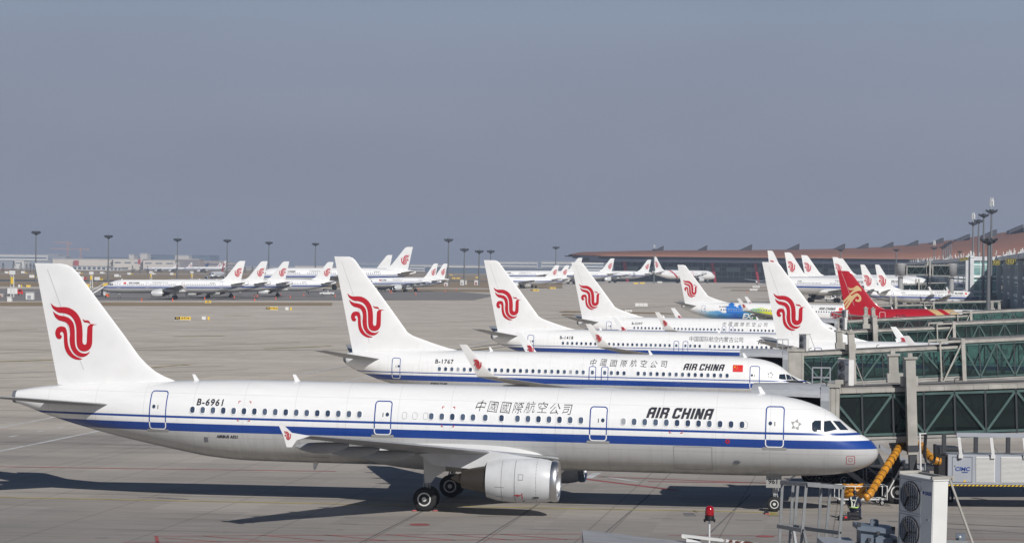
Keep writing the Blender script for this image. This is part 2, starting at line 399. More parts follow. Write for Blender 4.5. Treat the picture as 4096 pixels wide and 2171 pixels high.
def fin_y(ty, x, z):
    f = TY[ty]['fin']
    for a, b in zip(f, f[1:]):
        if z <= b[0]:
            t = (z-a[0])/(b[0]-a[0]); le = a[1]+(b[1]-a[1])*t; te = a[2]+(b[2]-a[2])*t; break
    else: le, te = f[-1][1:3]
    c = te-le; u = min(.98, max(.02, (x-le)/c)); T = sec_thick(c, .10, .42)
    return T*foil(u)*.5

# ---------------------------------------------------------------- 2D decals laid on curved skins
DG = None
def curve_mesh(cu):
    o = bpy.data.objects.new('tmp', cu); COL.objects.link(o)
    dg = bpy.context.evaluated_depsgraph_get(); dg.update()
    me = bpy.data.meshes.new_from_object(o.evaluated_get(dg))
    bpy.data.objects.remove(o)
    bm = bmesh.new(); bm.from_mesh(me); bpy.data.meshes.remove(me)
    bmesh.ops.remove_doubles(bm, verts=bm.verts, dist=1e-5)
    return bm
def text2d(s, size, shear=0.0, bold=0.0, space=1.0, width=1.0, brush=False):
    cu = bpy.data.curves.new('t', 'FONT'); cu.body = s; cu.size = size; cu.shear = shear; cu.offset = bold
    cu.space_character = space; cu.align_x = 'CENTER'; cu.align_y = 'CENTER'; cu.resolution_u = 3
    bm = curve_mesh(cu)
    if brush:
        for v in bm.verts: v.co.x += .022*sin(v.co.y*9+v.co.x*3)+.012*sin(v.co.y*23); v.co.y += .030*sin(v.co.x*2.2)+.016*sin(v.co.x*11+1)
    if width != 1:
        for v in bm.verts: v.co.x *= width
    return bm
BLOCK = {
 'A': (.62, [[(0,0),(0,.85),(.15,1),(.62,1),(.62,0),(.41,0),(.41,.36),(.21,.36),(.21,0)], [(.21,.56),(.21,.8),(.41,.8),(.41,.56)]]),
 'I': (.21, [[(0,0),(0,1),(.21,1),(.21,0)]]),
 'R': (.62, [[(0,0),(0,1),(.5,1),(.62,.88),(.62,.58),(.54,.5),(.62,.42),(.62,0),(.41,0),(.41,.38),(.21,.38),(.21,0)], [(.21,.57),(.21,.81),(.41,.81),(.41,.57)]]),
 'C': (.62, [[(.12,0),(0,.12),(0,.88),(.12,1),(.62,1),(.62,.66),(.41,.66),(.41,.80),(.21,.80),(.21,.20),(.41,.20),(.41,.34),(.62,.34),(.62,.12),(.50,0)]]),
 'H': (.62, [[(0,0),(0,1),(.21,1),(.21,.60),(.41,.60),(.41,1),(.62,1),(.62,0),(.41,0),(.41,.40),(.21,.40),(.21,0)]]),
 'N': (.62, [[(0,0),(0,1),(.24,1),(.41,.50),(.41,1),(.62,1),(.62,0),(.38,0),(.21,.50),(.21,0)]])}
def block_text(s, h, wid, shear=.30):
    P = []; x = 0
    for ch in s:
        if ch == ' ': x += .26; continue
        w_, polys = BLOCK[ch]
        for q in polys: P.append([(x+a, b) for a, b in q])
        x += w_+.115
    x -= .115; k = (wid-h*shear)/x
    return shapes2d([[(-wid/2+a*k+b*h*shear, (b-.5)*h) for a, b in q] for q in P])
def catmull(pts, n=4):
    out = []; N = len(pts)
    for i in range(N):
        p0, p1, p2, p3 = (Vector(pts[(i+k-1) % N]) for k in range(4))
        # keep sharp tips
        a = (p1-p0); b = (p2-p1); c = (p3-p2)
        def ang(u, v): return u.angle(v) if u.length > 1e-6 and v.length > 1e-6 else 0
        t1 = (p2-p0)*.5 if ang(a, b) < 1.3 else b*.6
        t2 = (p3-p1)*.5 if ang(b, c) < 1.3 else b*.6
        for j in range(n):
            t = j/n
            out.append((2*t**3-3*t*t+1)*p1+(t**3-2*t*t+t)*t1+(-2*t**3+3*t*t)*p2+(t**3-t*t)*t2)
    return out
def shapes2d(polys, smooth=0):
    cu = bpy.data.curves.new('s', 'CURVE'); cu.dimensions = '2D'; cu.fill_mode = 'BOTH'
    for P in polys:
        pts = catmull(P, smooth) if smooth else [Vector(p) for p in P]
        sp = cu.splines.new('POLY'); sp.points.add(len(pts)-1)
        for q, p in zip(sp.points, pts): q.co = (p[0], p[1], 0, 1)
        sp.use_cyclic_u = True
    return curve_mesh(cu)
def slice2d(bm, dv=.12, du=.6):
    if not bm.verts: return
    for ax, st in ((1, dv), (0, du)):
        lo = min(v.co[ax] for v in bm.verts); hi = max(v.co[ax] for v in bm.verts)
        k = math.floor(lo/st)+1
        while k*st < hi:
            no = (0, 1, 0) if ax else (1, 0, 0); p = (0, k*st, 0) if ax else (k*st, 0, 0)
            bmesh.ops.bisect_plane(bm, geom=bm.verts[:]+bm.edges[:]+bm.faces[:], plane_co=p, plane_no=no); k += 1
def body_decal(name, ty, bm, x0, z0, side, m, mirror_ok=False, off=.014):
    """bm in reading coords; starboard reads towards the nose, port reads aft"""
    slice2d(bm)
    sg = 1 if (side < 0 or mirror_ok) else -1
    for v in bm.verts:
        x = x0 - sg*v.co.x; z = z0 + v.co.y
        v.co = skin_pt(ty, x, z, side, off)
    me = bpy.data.meshes.new(name); bm.to_mesh(me); bm.free(); me.materials.append(m)
    return me
def rrect(w_, h, r, n=4):
    pts = []
    for cx, cy, a0 in ((w_/2-r, h/2-r, 0), (-w_/2+r, h/2-r, pi/2), (-w_/2+r, -h/2+r, pi), (w_/2-r, -h/2+r, 3*pi/2)):
        for k in range(n+1):
            a = a0+pi/2*k/n; pts.append((cx+r*cos(a), cy+r*sin(a)))
    return pts
# emblem outlines (photo tracing units)
LG = [
 [(460,487),(490,512),(525,522),(580,520),(630,525),(680,548),(720,585),(748,635),(762,690),(768,760),(768,828),(776,850),(790,856),(803,848),(808,825),(810,760),(812,705),(820,685),(842,669),(870,669),(905,672),(872,676),(862,690),(860,720),(860,800),(858,850),(845,885),(820,908),(790,917),(755,912),(728,890),(715,855),(710,800),(708,730),(700,675),(680,630),(650,598),(615,582),(580,575),(540,572),(500,550),(475,525)],
 [(482,560),(510,582),(545,597),(590,603),(630,615),(662,640),(683,675),(692,725),(695,790),(697,840),(705,880),(725,910),(755,930),(790,936),(818,930),(840,915),(830,935),(805,957),(770,968),(730,962),(695,940),(668,905),(652,865),(645,810),(648,770),(645,720),(630,680),(605,658),(570,648),(540,640),(510,618),(492,590)],
 [(570,778),(566,802),(545,811),(522,800),(509,772),(508,745),(518,718),(538,701),(565,695),(595,701),(612,720),(621,760),(625,810),(632,860),(650,905),(680,945),(720,970),(770,985),(740,994),(700,990),(660,972),(625,940),(602,895),(592,840),(590,790),(586,760),(574,744),(560,748),(554,762),(558,774)],
 [(765,622),(785,636),(815,636),(833,650),(842,669),(834,664),(812,656),(786,653),(772,640)]]
# golden bird of the red tail (tracing units from another zoom)
GB = [[(925,347),(940,360),(975,358),(1000,338),(1020,338),(1048,365),(1052,388),(1030,382),(1010,388),(985,400),(950,425),(965,430),(1005,405),(1035,420),(1052,450),(1045,480),(1018,488),(995,478),(1000,458),(1018,470),(1032,455),(1020,435),(1000,440),(960,490),(918,558),(900,552),(945,480),(938,480),(895,540),(890,522),(925,470),(918,468),(888,505),(886,480),(930,430),(968,385),(985,370),(950,378),(932,368)]]
def logo_mesh(ty, kind='lg', side=-1):
    x0, z0, s = TY[ty]['logo']
    if kind == 'lg':
        bm = shapes2d([[((px-460)*s, -(py-487)*s) for px, py in P] for P in LG], 3)
    else:
        s2 = 1/2.35/25.4; bm = shapes2d([[((px-890)*s2, -(py-338)*s2) for px, py in P] for P in GB], 2); x0 = TY[ty]['fin'][-1][2]-(890-822)*s2; z0 = 11.76-(338-197)*s2
    slice2d(bm, .3, .3)
    for v in bm.verts:
        x = x0-v.co.x; z = z0+v.co.y
        v.co = (-x, side*(fin_y(ty, x, z)+.02), z)
    me = bpy.data.meshes.new('emblem'); bm.to_mesh(me); bm.free(); me.materials.append(M['logored'] if kind == 'lg' else M['gold'])
    return me

M['greytxt'] = mat('grey_lettering', (.14, .15, .17), .5)
CN = "中國國際航空公司"
def wheel_meshes(R, wd):
    bm = bmesh.new(); My = Matrix.Rotation(pi/2, 4, 'Z')
    lathe(bm, [(-wd/2, R*.55), (-wd/2, R*.86), (-wd*.38, R*.97), (-wd*.12, R), (wd*.12, R), (wd*.38, R*.97), (wd/2, R*.86), (wd/2, R*.55)], 28, My)
    t = mesh_of('wheel', bm, M['tyre'], True, 40)
    bm = bmesh.new()
    lathe(bm, [(-wd*.53, .04), (-wd*.53, R*.18), (-wd*.46, R*.22), (-wd*.42, R*.42), (-wd*.52, R*.47), (-wd*.52, R*.57), (wd*.52, R*.57), (wd*.52, R*.47), (wd*.42, R*.42), (wd*.46, R*.22), (wd*.53, R*.18), (wd*.53, .04)], 24, My)
    for k in range(8):
        a = 2*pi*k/8
        for sy in (-1, 1): box(bm, R*.3*cos(a)-.02, R*.3*cos(a)+.02, sy*wd*.44-.01, sy*wd*.44+.01, R*.3*sin(a)-.03, R*.3*sin(a)+.03)
    r = mesh_of('rim', bm, M['rim'], True, 30)
    return t, r

def engine_meshes(ty):
    ey, ex, ez, R, L = TY[ty]['eng']
    bm = bmesh.new(); Mx = Matrix.Rotation(pi, 4, 'Z')
    # outer cowl: x aft -> -X
    prof = [(.30, R*.86), (.55, R*.93), (.95, R*.985), (1.6, R), (2.3, R*.985), (2.9, R*.93), (L, R*.80), (L, R*.76), (2.9, R*.78), (1.2, R*.80), (.8, R*.82), (.30, R*.80)]
    lathe(bm, prof+[prof[0]], 40, Mx)
    bm.faces.ensure_lookup_table()
    caps = [f for f in bm.faces if len(f.verts) > 6]; bmesh.ops.delete(bm, geom=caps, context='FACES')
    cowl = mesh_of('engine_cowl', bm, M['cowl'], True, 40)
    bm = bmesh.new()
    lathe(bm, [(.30, R*.80), (.12, R*.80), (.03, R*.83), (0, R*.86), (.04, R*.89), (.12, R*.91), (.2, R*.915), (.30, R*.905), (.31, R*.86)], 40, Mx)
    caps = [f for f in bm.faces if len(f.verts) > 6]; bmesh.ops.delete(bm, geom=caps, context='FACES')
    lip = mesh_of('intake_lip', bm, M['metal'], True, 60)
    bm = bmesh.new()
    lathe(bm, [(.75, .02), (.85, .12), (1.0, R*.2), (1.02, R*.8)], 32, Mx)
    for k in range(24):
        a = 2*pi*k/24; Mk = Mx @ Matrix.Rotation(a, 4, 'X')
        box(bm, .9, 1.0, -.03, .03, R*.2, R*.79, Mk)
    fan = mesh_of('fan', bm, M['wingdark'], True, 40)
    bm = bmesh.new()
    lathe(bm, [(1.3, R*.5), (L*.86, R*.66), (L, R*.64), (L+.7, R*.52), (L+1.25, R*.42), (L+1.25, R*.36), (L+1.1, R*.3), (L+1.55, R*.16), (L+1.8, .03)], 32, Mx)
    core = mesh_of('exhaust_cone', bm, M['exhaust'], True, 40)
    return cowl, lip, fan, core

M['seam'] = mat('seam_grey', (.55, .55, .55), .6)
M['cowl'] = mat('cowl_paint', (.60, .61, .615), .34, coat=.3, noise=(1.3, .12)); M['seamdark'] = mat('seam_dark', (.22, .22, .22), .6)

def airliner(ty, nose, rz, label, group=None, side=-1, paint=None, logo='lg', text='AIR CHINA', cn=CN, reg=None, scale=1.0, det=3, fincol='white', tailno=None, cnstyle='brush', typename=None, flag=True, drop=0.0, windows=True):
    """nose: world point on the ground below the nose; local +X points forward"""
    a = TY[ty]; P = M[paint] if paint else M[a['paint']]; pk = paint or a['paint']
    R = empty('airliner', nose, rz, label, 'airplane', group); R.scale = (scale,)*3
    pitch = .0084
    # ground attitude: slightly nose down, pivoting 20 m aft of the nose
    R.rotation_euler = (0, pitch, rz)
    R.location = (nose[0], nose[1], nose[2]-20*pitch*scale-drop)
    def ch(name, me, par=R):
        o = link(name, me, par); return o
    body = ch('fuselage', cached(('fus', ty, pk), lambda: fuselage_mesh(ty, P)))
    # belly fairing
    def bf():
        x0, x1, zc, rr = a['belly']; bm = bmesh.new(); rings = []; n = 28
        zb = body_at(ty, 15)[1]
        for k in range(15):
            t = k/14; x = x0+(x1-x0)*t; f = max(.03, sin(pi*min(1, max(0, t)))**.38)
            hw = rr*(.80+.20*f)*min(1, f*1.1); hh = .92*f
            rings.append([bm.verts.new((-x, hw*cos(2*pi*j/n), zc+hh*sin(2*pi*j/n))) for j in range(n)])
        for A, B in zip(rings, rings[1:]):
            for j in range(n): bm.faces.new((A[j], A[(j+1) % n], B[(j+1) % n], B[j]))
        bm.faces.new(rings[0]); bm.faces.new(rings[-1][::-1])
        return mesh_of('belly_fairing', bm, M['lgrey'])
    ch('belly_fairing', cached(('belly', ty), bf))
    fm = ch('tail_fin', cached(('fin', ty, fincol), lambda: surf_mesh('tail_fin', a['fin'], .10, .42, M[fincol], True)))
    if det >= 2:
        def rud():
            bm = bmesh.new(); f = a['fin']
            z0, z1 = f[2][0]+.25, f[-3][0]-.1
            for sd in (-1, 1):
                prev = None
                for k in range(7):
                    z = z0+(z1-z0)*k/6
                    for p, q in zip(f, f[1:]):
                        if z <= q[0]:
                            t = (z-p[0])/(q[0]-p[0]); le = p[1]+(q[1]-p[1])*t; te = p[2]+(q[2]-p[2])*t; break
                    x = te-(te-f[-1][1]+8)*0-max(.55, .30*min(te-le, 5.2))
                    pt = [(x-.02, z), (x+.02, z)]
                    vs = [bm.verts.new((-px, sd*(fin_y(ty, px, pz)+.006), pz)) for px, pz in pt]
                    if prev: bm.faces.new((prev[0], prev[1], vs[1], vs[0]))
                    prev = vs
            return mesh_of('rudder_seam', bm, M['seam'], False)
        ch('rudder_seam', cached(('rud', ty), rud), fm)
    if logo:
        for sd in ((-1, 1) if det >= 2 else (side,)):
            ch('emblem', cached(('logo', ty, logo, sd), lambda: logo_mesh(ty, logo, sd)), fm)
    for sd in (-1, 1):
        ch('tailplane', cached(('stab', ty, sd), lambda: surf_mesh('tailplane', a['stab'], .10, .34, M['wing'], False, sd)))
        wg = ch('wing', cached(('wing', ty, sd), lambda: surf_mesh('wing', a['wing'], .115, .75, M['wing'], False, sd)))
        if a['fences']:
            def fence():
                y, le, te, z = a['wing'][-1]; bm = bmesh.new()
                poly_prism(bm, [(-le+.1, z), (-(le+.75), z+.12), (-(le+1.15), z+.47), (-(le+1.35), z+.47), (-(le+1.12), z), (-(le+.95), z-.52), (-(le+.72), z-.52), (-(le+.5), z-.2)], sd*y-.04, sd*y+.04)
                return mesh_of('wingtip_fence', bm, M['white'], False)
            f = ch('wingtip_fence', cached(('fence', ty, sd), fence), wg)
            if det >= 2:
                def fl():
                    y, le, te, z = a['wing'][-1]; k = .00082
                    bm = shapes2d([[(-(le+.93)+(px-660)*k, z+.0-(py-740)*k) for px, py in P_] for P_ in LG], 1)
                    for v in bm.verts: v.co = (v.co.x, sd*(y+.05), v.co.y)
                    me = bpy.data.meshes.new('emblem'); bm.to_mesh(me); bm.free(); me.materials.append(M['logored']); return me
                ch('emblem', cached(('fl', ty, sd), fl), f)
        if a['wl']:
            wl = ch('winglet', cached(('wl', ty, sd), lambda: surf_mesh('winglet', a['wl'], .09, .12, M['white'], True, sd)), wg)
            if det >= 2:
                def wlogo(s2):
                    k = .00155
                    bm = shapes2d([[(-24.95+(px-660)*k, 4.72-(py-740)*k) for px, py in P_] for P_ in LG], 1)
                    for v in bm.verts:
                        z = v.co.y; yy = 17.62+(z-4.6)*.17
                        v.co = (v.co.x, sd*yy+s2*.09, z)
                    me = bpy.data.meshes.new('emblem'); bm.to_mesh(me); bm.free(); me.materials.append(M['logored']); return me
                for s2 in (-1, 1): ch('emblem', cached(('wlogo', ty, sd, s2), lambda: wlogo(s2)), wl)
        # flap track fairings
        if det >= 1:
            for yy in ((7.2, 10.2, 13.3) if a['fences'] else (6.3, 9.6, 12.4)):
                def ftf():
                    wgs = a['wing']
                    for p, q in zip(wgs, wgs[1:]):
                        if yy <= q[0]:
                            t = (yy-p[0])/(q[0]-p[0]); te = p[2]+(q[2]-p[2])*t; le = p[1]+(q[1]-p[1])*t; z = p[3]+(q[3]-p[3])*t; break
                    bm = bmesh.new(); c = te-le; Lf = 3.0 if yy < 9 else 2.5; rings = []
                    for k in range(9):
                        t = k/8; x = te-Lf*.68+Lf*t; r = .23*sin(pi*min(.999, max(.001, t*.97+.015)))**.6
                        zc_ = z-.22-.10*sin(pi*t)-.12*t
                        rings.append([bm.verts.new((-x, sd*yy+r*.7*cos(2*pi*j/12), zc_+r*1.15*sin(2*pi*j/12))) for j in range(12)])
                    for A, B in zip(rings, rings[1:]):
                        for j in range(12): bm.faces.new((A[j], A[(j+1) % 12], B[(j+1) % 12], B[j]))
                    bm.faces.new(rings[0]); bm.faces.new(rings[-1][::-1])
                    return mesh_of('flap_fairing', bm, M['wing'])
                ch('flap_fairing', cached(('ftf', ty, sd, yy), ftf), wg)
        # engine
        ey, ex, ez, ER, EL = a['eng']
        E = cached(('eng', ty), lambda: engine_meshes(ty))
        eo = ch('engine', E[0]); eo.location = (-ex, sd*ey, ez)
        for nm, me in (('intake_lip', E[1]), ('fan', E[2]), ('exhaust_cone', E[3])): ch(nm, me, eo)
        def pyl():
            bm = bmesh.new(); w2 = .19
            for p0_, q0_ in zip(a['wing'], a['wing'][1:]):
                if ey <= q0_[0]: t_ = (ey-p0_[0])/(q0_[0]-p0_[0]); zt = p0_[3]+(q0_[3]-p0_[3])*t_; xl = p0_[1]+(q0_[1]-p0_[1])*t_; break
            pts = [(-ex-.9, ez+ER*.95), (-ex-1.8, ez+ER*1.06), (-xl-.15, zt+.10), (-xl-1.2, zt+.05), (-xl-3.6, zt-.15), (-xl-2.8, ez+.60), (-ex-3.6, ez+.45), (-ex-2.2, ez+ER*.6)]
            poly_prism(bm, pts, sd*ey-w2, sd*ey+w2)
            return mesh_of('pylon', bm, M['cowl'], True, 40)
        ch('pylon', cached(('pyl', ty, sd), pyl))
        if det >= 2:
            def strake(s3):
                bm = bmesh.new(); bm2 = [(-1.3, ER*.8, .0), (-2.3, ER*.82, .0), (-2.2, ER*.98, .0)]
                for s3 in (s3,):
                    Mk = Matrix.Rotation(s3*radians(-52), 4, 'X')
                    vs = [bm.verts.new(Mk @ Vector((x, y_, z_+ER*0))) for x, z_, y_ in bm2]
                    vs2 = [bm.verts.new(v.co+Vector((0, .03, 0))) for v in vs]
                    bm.faces.new(vs); bm.faces.new(vs2)
                    for i in range(3): bm.faces.new((vs[i], vs[(i+1) % 3], vs2[(i+1) % 3], vs2[i]))
                # drain mast, latch marks
                return mesh_of('cowl_strake', bm, M['wingdark'], False)
            for s7 in (-1, 1): ch('cowl_strake', cached(('strake', ty, s7), lambda: strake(s7)), eo)
            if ty == 'A321' and det >= 3:
                def marks(x, dz, w_, h_, m):
                    bm = bmesh.new(); ps = []
                    for dx, dy in ((-w_/2, -h_/2), (w_/2, -h_/2), (w_/2, h_/2), (-w_/2, h_/2)):
                        ang = (dz+dy)/ER; rr = ER*(1.0 if x+dx < 2.4 else .985-.1*max(0, x+dx-2.3))+.012
                        if x+dx < 1.2: rr = ER*(.93+.055*(x+dx-.55)/.6)+.02
                        ps.append(bm.verts.new((-(x+dx), sd*rr*cos(ang), rr*sin(ang))))
                    bm.faces.new(ps)
                    return mesh_of('cowl_marking', bm, m, False)
                for q_ in ((1.0, -.85, .28, .12, 'black'), (1.65, -.75, .05, .36, 'logored'), (1.87, -.70, .34, .06, 'logored'), (1.87, -.72, .07, .14, 'logored'), (1.60, -1.12, .12, .06, 'black')):
                    ch('cowl_marking', marks(*q_[:4], M[q_[4]]), eo)
                for x in (.98, 2.0, 2.65):
                    for q in range(12): ch('cowl_seam', marks(x, -1.1+q*.2, .02, .2, M['seamdark']), eo)
                for q_ in ((2.75, -.9, .42, .02), (2.75, -.3, .42, .02), (2.54, -.6, .02, .6), (1.7, .1, .22, .02), (1.7, .36, .22, .02), (1.6, .23, .02, .26), (1.82, .23, .02, .26), (1.1, -.92, .2, .12)): ch('cowl_seam', marks(*q_, M['seamdark' if q_[0] > 1.2 else 'grey']), eo)
        # main gear
        mx_, ys, WR = a['mlg']
        W_ = cached(('wheel', WR), lambda: wheel_meshes(WR, .42))
        def strut():
            bm = bmesh.new(); yc = sum(ys)/2*sd
            top = body_at(ty, 15)[1]+1.0
            tube(bm, [(-mx_, yc, WR), (-mx_, yc, WR+.75)], .085, 12); tube(bm, [(-mx_, yc, WR+.7), (-mx_+.1, yc+sd*.15, top)], .15, 14)
            tube(bm, [(-mx_, ys[0]*sd, WR), (-mx_, ys[1]*sd, WR)], .07, 10)
            bar(bm, (-mx_, yc, WR+1.0), (-mx_, yc-sd*1.6, top), .10); bar(bm, (-mx_-.25, yc, WR+.25), (-mx_-.12, yc, WR+.8), .06); bar(bm, (-mx_+.25, yc, WR+.2), (-mx_+.1, yc, WR+.8), .05)
            tube(bm, [(-mx_+.12, yc+.1, WR+.1), (-mx_+.16, yc+.1, top)], .03, 6); tube(bm, [(-mx_-.14, yc-.1, WR+.3), (-mx_-.1, yc-.1, top)], .025, 6)
            return mesh_of('main_gear_strut', bm, M['strut'], True, 35)
        g = ch('main_gear_strut', cached(('strut', ty, sd), strut))
        def gdoor():
            bm = bmesh.new(); yc = ys[1]*sd-sd*.05; top = body_at(ty, 15)[1]+1.0
            poly_prism(bm, [(-mx_-.02, 1.38), (-mx_+.30, 1.40), (-mx_+.48, 1.66), (-mx_+1.0, 2.0), (-mx_+.98, 2.45), (-mx_+.6, top), (-mx_-.15, top)] if a['fences'] else [(-mx_-.3, WR+.7), (-mx_+.3, WR+.7), (-mx_+.35, top), (-mx_-.35, top)], yc-.03, yc+.03)
            return mesh_of('gear_door', bm, M['lgrey'], False)
        ch('gear_door', cached(('gdoor', ty, sd), gdoor), g)
        for y in ys:
            wo_ = ch('wheel', W_[0]); wo_.location = (-mx_, y*sd, WR+ (mx_-20)*0); ch('rim', W_[1], wo_)
    # nose gear
    nx, ny, NR = a['nlg']; NW = cached(('wheel', NR), lambda: wheel_meshes(NR, .24))
    dz = -(nx-20)*pitch            # legs reach the ground although the body sits nose down
    def ns():
        bm = bmesh.new(); zt = body_at(ty, nx)[1]+.2
        tube(bm, [(-nx, 0, NR+dz), (-nx, 0, NR+.75)], .06, 12); tube(bm, [(-nx, 0, NR+.55), (-nx-.12, 0, zt)], .10, 12)
        tube(bm, [(-nx, -ny-.05, NR+dz), (-nx, ny+.05, NR+dz)], .05, 10)
        bar(bm, (-nx+.0, 0, NR+.9), (-nx+1.25, 0, zt), .07); bar(bm, (-nx+.18, 0, NR+.3), (-nx+.08, 0, NR+.8), .05)
        for s4 in (-1, 1): tube(bm, [(-nx+.12, s4*.17, NR+.82), (-nx+.2, s4*.17, NR+.82)], .09, 12); tube(bm, [(-nx-.05, s4*.1, NR+.5), (-nx-.1, s4*.12, zt)], .03, 6)
        return mesh_of('nose_gear_strut', bm, M['strut'], True, 35)
    g = ch('nose_gear_strut', cached(('ns', ty), ns))
    for sd in (-1, 1):
        def nd():
            bm = bmesh.new(); zt = body_at(ty, nx)[1]
            box(bm, -nx-.42, -nx+.30, sd*.46-.015, sd*.46+.015, NR+.95 if a['fences'] else NR+.55, zt+.08)
            return mesh_of('nose_gear_door', bm, M['grey'], False)
        d = ch('nose_gear_door', cached(('nd', ty, sd), nd), g)
        if tailno and sd == side:
            def num():
                bm = text2d(tailno, .34, 0, .008); zt = body_at(ty, nx)[1]; sg = 1 if sd < 0 else -1
                for v in bm.verts: v.co = (-nx-.06+sg*v.co.x, sd*.485, (NR+.95+zt)/2+.02+v.co.y)
                me = bpy.data.meshes.new('number'); bm.to_mesh(me); bm.free(); me.materials.append(M['ink']); return me
            ch('number', num(), d)
        nw = ch('wheel', NW[0]); nw.location = (-nx, sd*ny, NR+dz); ch('rim', NW[1], nw)
    # ---- skin details on the seen side
    sd = side
    is3 = ty != 'B737'
    T_ = 6.94 if ty == 'A320' else 0
    if is3:
        panes = [[(2.25, 4.76), (1.92, 4.72), (1.48, 4.31), (1.88, 4.33)],
                 [(2.68, 4.27), (2.67, 4.74), (2.38, 4.77), (2.04, 4.36), (2.60, 4.23)],
                 [(3.25, 4.33), (3.25, 4.66), (3.13, 4.77), (2.83, 4.77), (2.81, 4.26), (3.15, 4.24)]]
    else:
        panes = [[(1.92, 3.70), (1.66, 3.54), (1.26, 3.30), (1.70, 3.36)],
                 [(2.20, 3.38), (2.28, 3.80), (2.0, 3.72), (1.76, 3.40)],
                 [(2.84, 3.42), (2.80, 3.80), (2.36, 3.82), (2.26, 3.38)]]
    for q, P_ in enumerate(panes):
        def pn(): return body_decal('cockpit_window', ty, shapes2d([[(-x, z) for x, z in P_]]), 0, 0, sd, M['cockpit'], True, .016)
        for s5 in ((-1, 1) if q == 0 or det >= 2 else (sd,)):
            ch('cockpit_window', cached(('cw', is3, q, s5), lambda: body_decal('cockpit_window', ty, shapes2d([[(-x, z) for x, z in P_]]), 0, 0, s5, M['cockpit'], True, .016)))
    if not is3 and det >= 2:
        for s5 in (-1, 1):
            ch('glare_panel', cached(('gl', s5), lambda: body_decal('glare_panel', ty, shapes2d([[(-.10, 2.86), (-.35, 3.08), (-.7, 3.22), (-1.2, 3.27), (-1.75, 3.34), (-2.25, 3.34), (-2.2, 3.22), (-1.4, 3.02), (-.6, 2.82)]]), 0, 0, s5, M['black'], True, .014)))
    # cabin windows
    wz = a['winz']
    if windows:
        if is3:
            xs = [34.45-.5405*k for k in range(17)]
            s_ = lambda px, y=1.95: FP/(125.26+20*.142-y)
            if ty == 'A321':
                for px in (1727, 1769, 1811, 1853, 1894, 1943, 2008, 2072, 2114, 2156, 2198, 2240, 2283, 2326, 2496, 2539, 2581.5, 2625, 2668, 2711, 2754, 2797, 2840, 2883, 2927, 2971):
                    x = 20.0
                    for _ in range(4): x = (18.194-.28-(px-2048)/(FP/(125.263+x*.142-1.95)))/.99
                    xs.append(x)
            else:
                xs = [27.5-.533*k for k in range(18)]+[17.4-.533*k for k in range(20)]
        else:
            xs = [30.15-.508*k for k in range(24)]+[17.73, 16.74, 16.2, 15.69, 15.18]+[14.05-.508*k for k in range(15)]
        def win(pm):
            bm = bmesh.new(); n = 12
            pts = rrect(a['winw'], a['winh'], .10, 3)
            f1 = [bm.verts.new((p[0], 0, p[1])) for p in pts]; f = bm.faces.new(f1); f.material_index = 0
            big = [bm.verts.new((p[0]*1.32, .006, p[1]*1.22)) for p in pts]; 
            for i in range(len(pts)):
                q = bm.faces.new((f1[i], f1[(i+1) % len(pts)], big[(i+1) % len(pts)], big[i])); q.material_index = 1
            return mesh_of('window', bm, [M[pm], M['whitebright']], False)
        wms = [cached(('win', is3, k), lambda: win(k)) for k in ('pane', 'pane2', 'pane3')]; rw = random.Random(int(nose[1]))
        for x in xs:
            o = ch('window', wms[rw.choice((0, 0, 0, 1, 1, 1, 1) if rw.random() < .96 else (2,))])
            p = skin_pt(ty, x, wz, sd, .018); t, b, w_ = body_at(ty, x)
            zc = (t+b)/2; hz = (t-b)/2
            nz = atan_n = math.atan2((wz-zc)/hz**2, abs(p.y)/w_**2)
            t2, b2, w2_ = body_at(ty, x+.3)
            o.location = p; o.rotation_euler = (sd*nz, 0, sd*-(w_-w2_)/.3*0.0 + (0 if sd < 0 else pi))
            if sd > 0: o.rotation_euler = (-nz, 0, pi)
    # doors
    if det >= 2:
        if ty == 'A321': doors = [(5.06, 3.42, 5.42, .92), (13.75, 3.50, 5.2, .88), (24.6, 3.50, 5.2, .88), (36.3, 3.44, 5.40, .92)]
        elif ty == 'A320': doors = [(5.06, 3.42, 5.42, .92), (29.4, 3.44, 5.40, .92), (17.6, 4.0, 5.1, .6)]
        else: doors = [(4.75, 2.60, 4.42, .80), (33.75, 2.72, 4.42, .72), (17.73, 2.95, 4.12, .58), (16.74, 2.95, 4.12, .58)]
        for di, (x, z0, z1, w_) in enumerate(doors):
            zc = (z0+z1)/2; h = z1-z0
            D = ch('door', cached(('door', ty, pk, di, sd), lambda: body_decal('door', ty, shapes2d([rrect(w_-.06, h-.06, .14)]), x, zc, sd, P, True, .016)))
            split = a['thick'][1]+.02
            def ring(lo, hi):
                bm = shapes2d([rrect(w_, h, .17), rrect(w_-.105, h-.105, .12)])
                for zz, keep_low in ((hi, True), (lo, False)):
                    g_ = bm.verts[:]+bm.edges[:]+bm.faces[:]
                    bmesh.ops.bisect_plane(bm, geom=g_, plane_co=(0, zz-zc, 0), plane_no=(0, 1, 0), clear_outer=keep_low, clear_inner=not keep_low)
                return bm
            lc = M['blue'] if pk not in ('red',) else M['lgrey']
            ch('door_outline', cached(('ring', ty, pk, di, sd), lambda: body_decal('door_outline', ty, ring(split, z1+1), x, zc, sd, lc, True, .022)), D)
            if z0 < split-.2: ch('door_outline', cached(('ring2', ty, di, sd), lambda: body_decal('door_outline', ty, ring(z0-1, split), x, zc, sd, M['whitebright'], True, .022)), D)
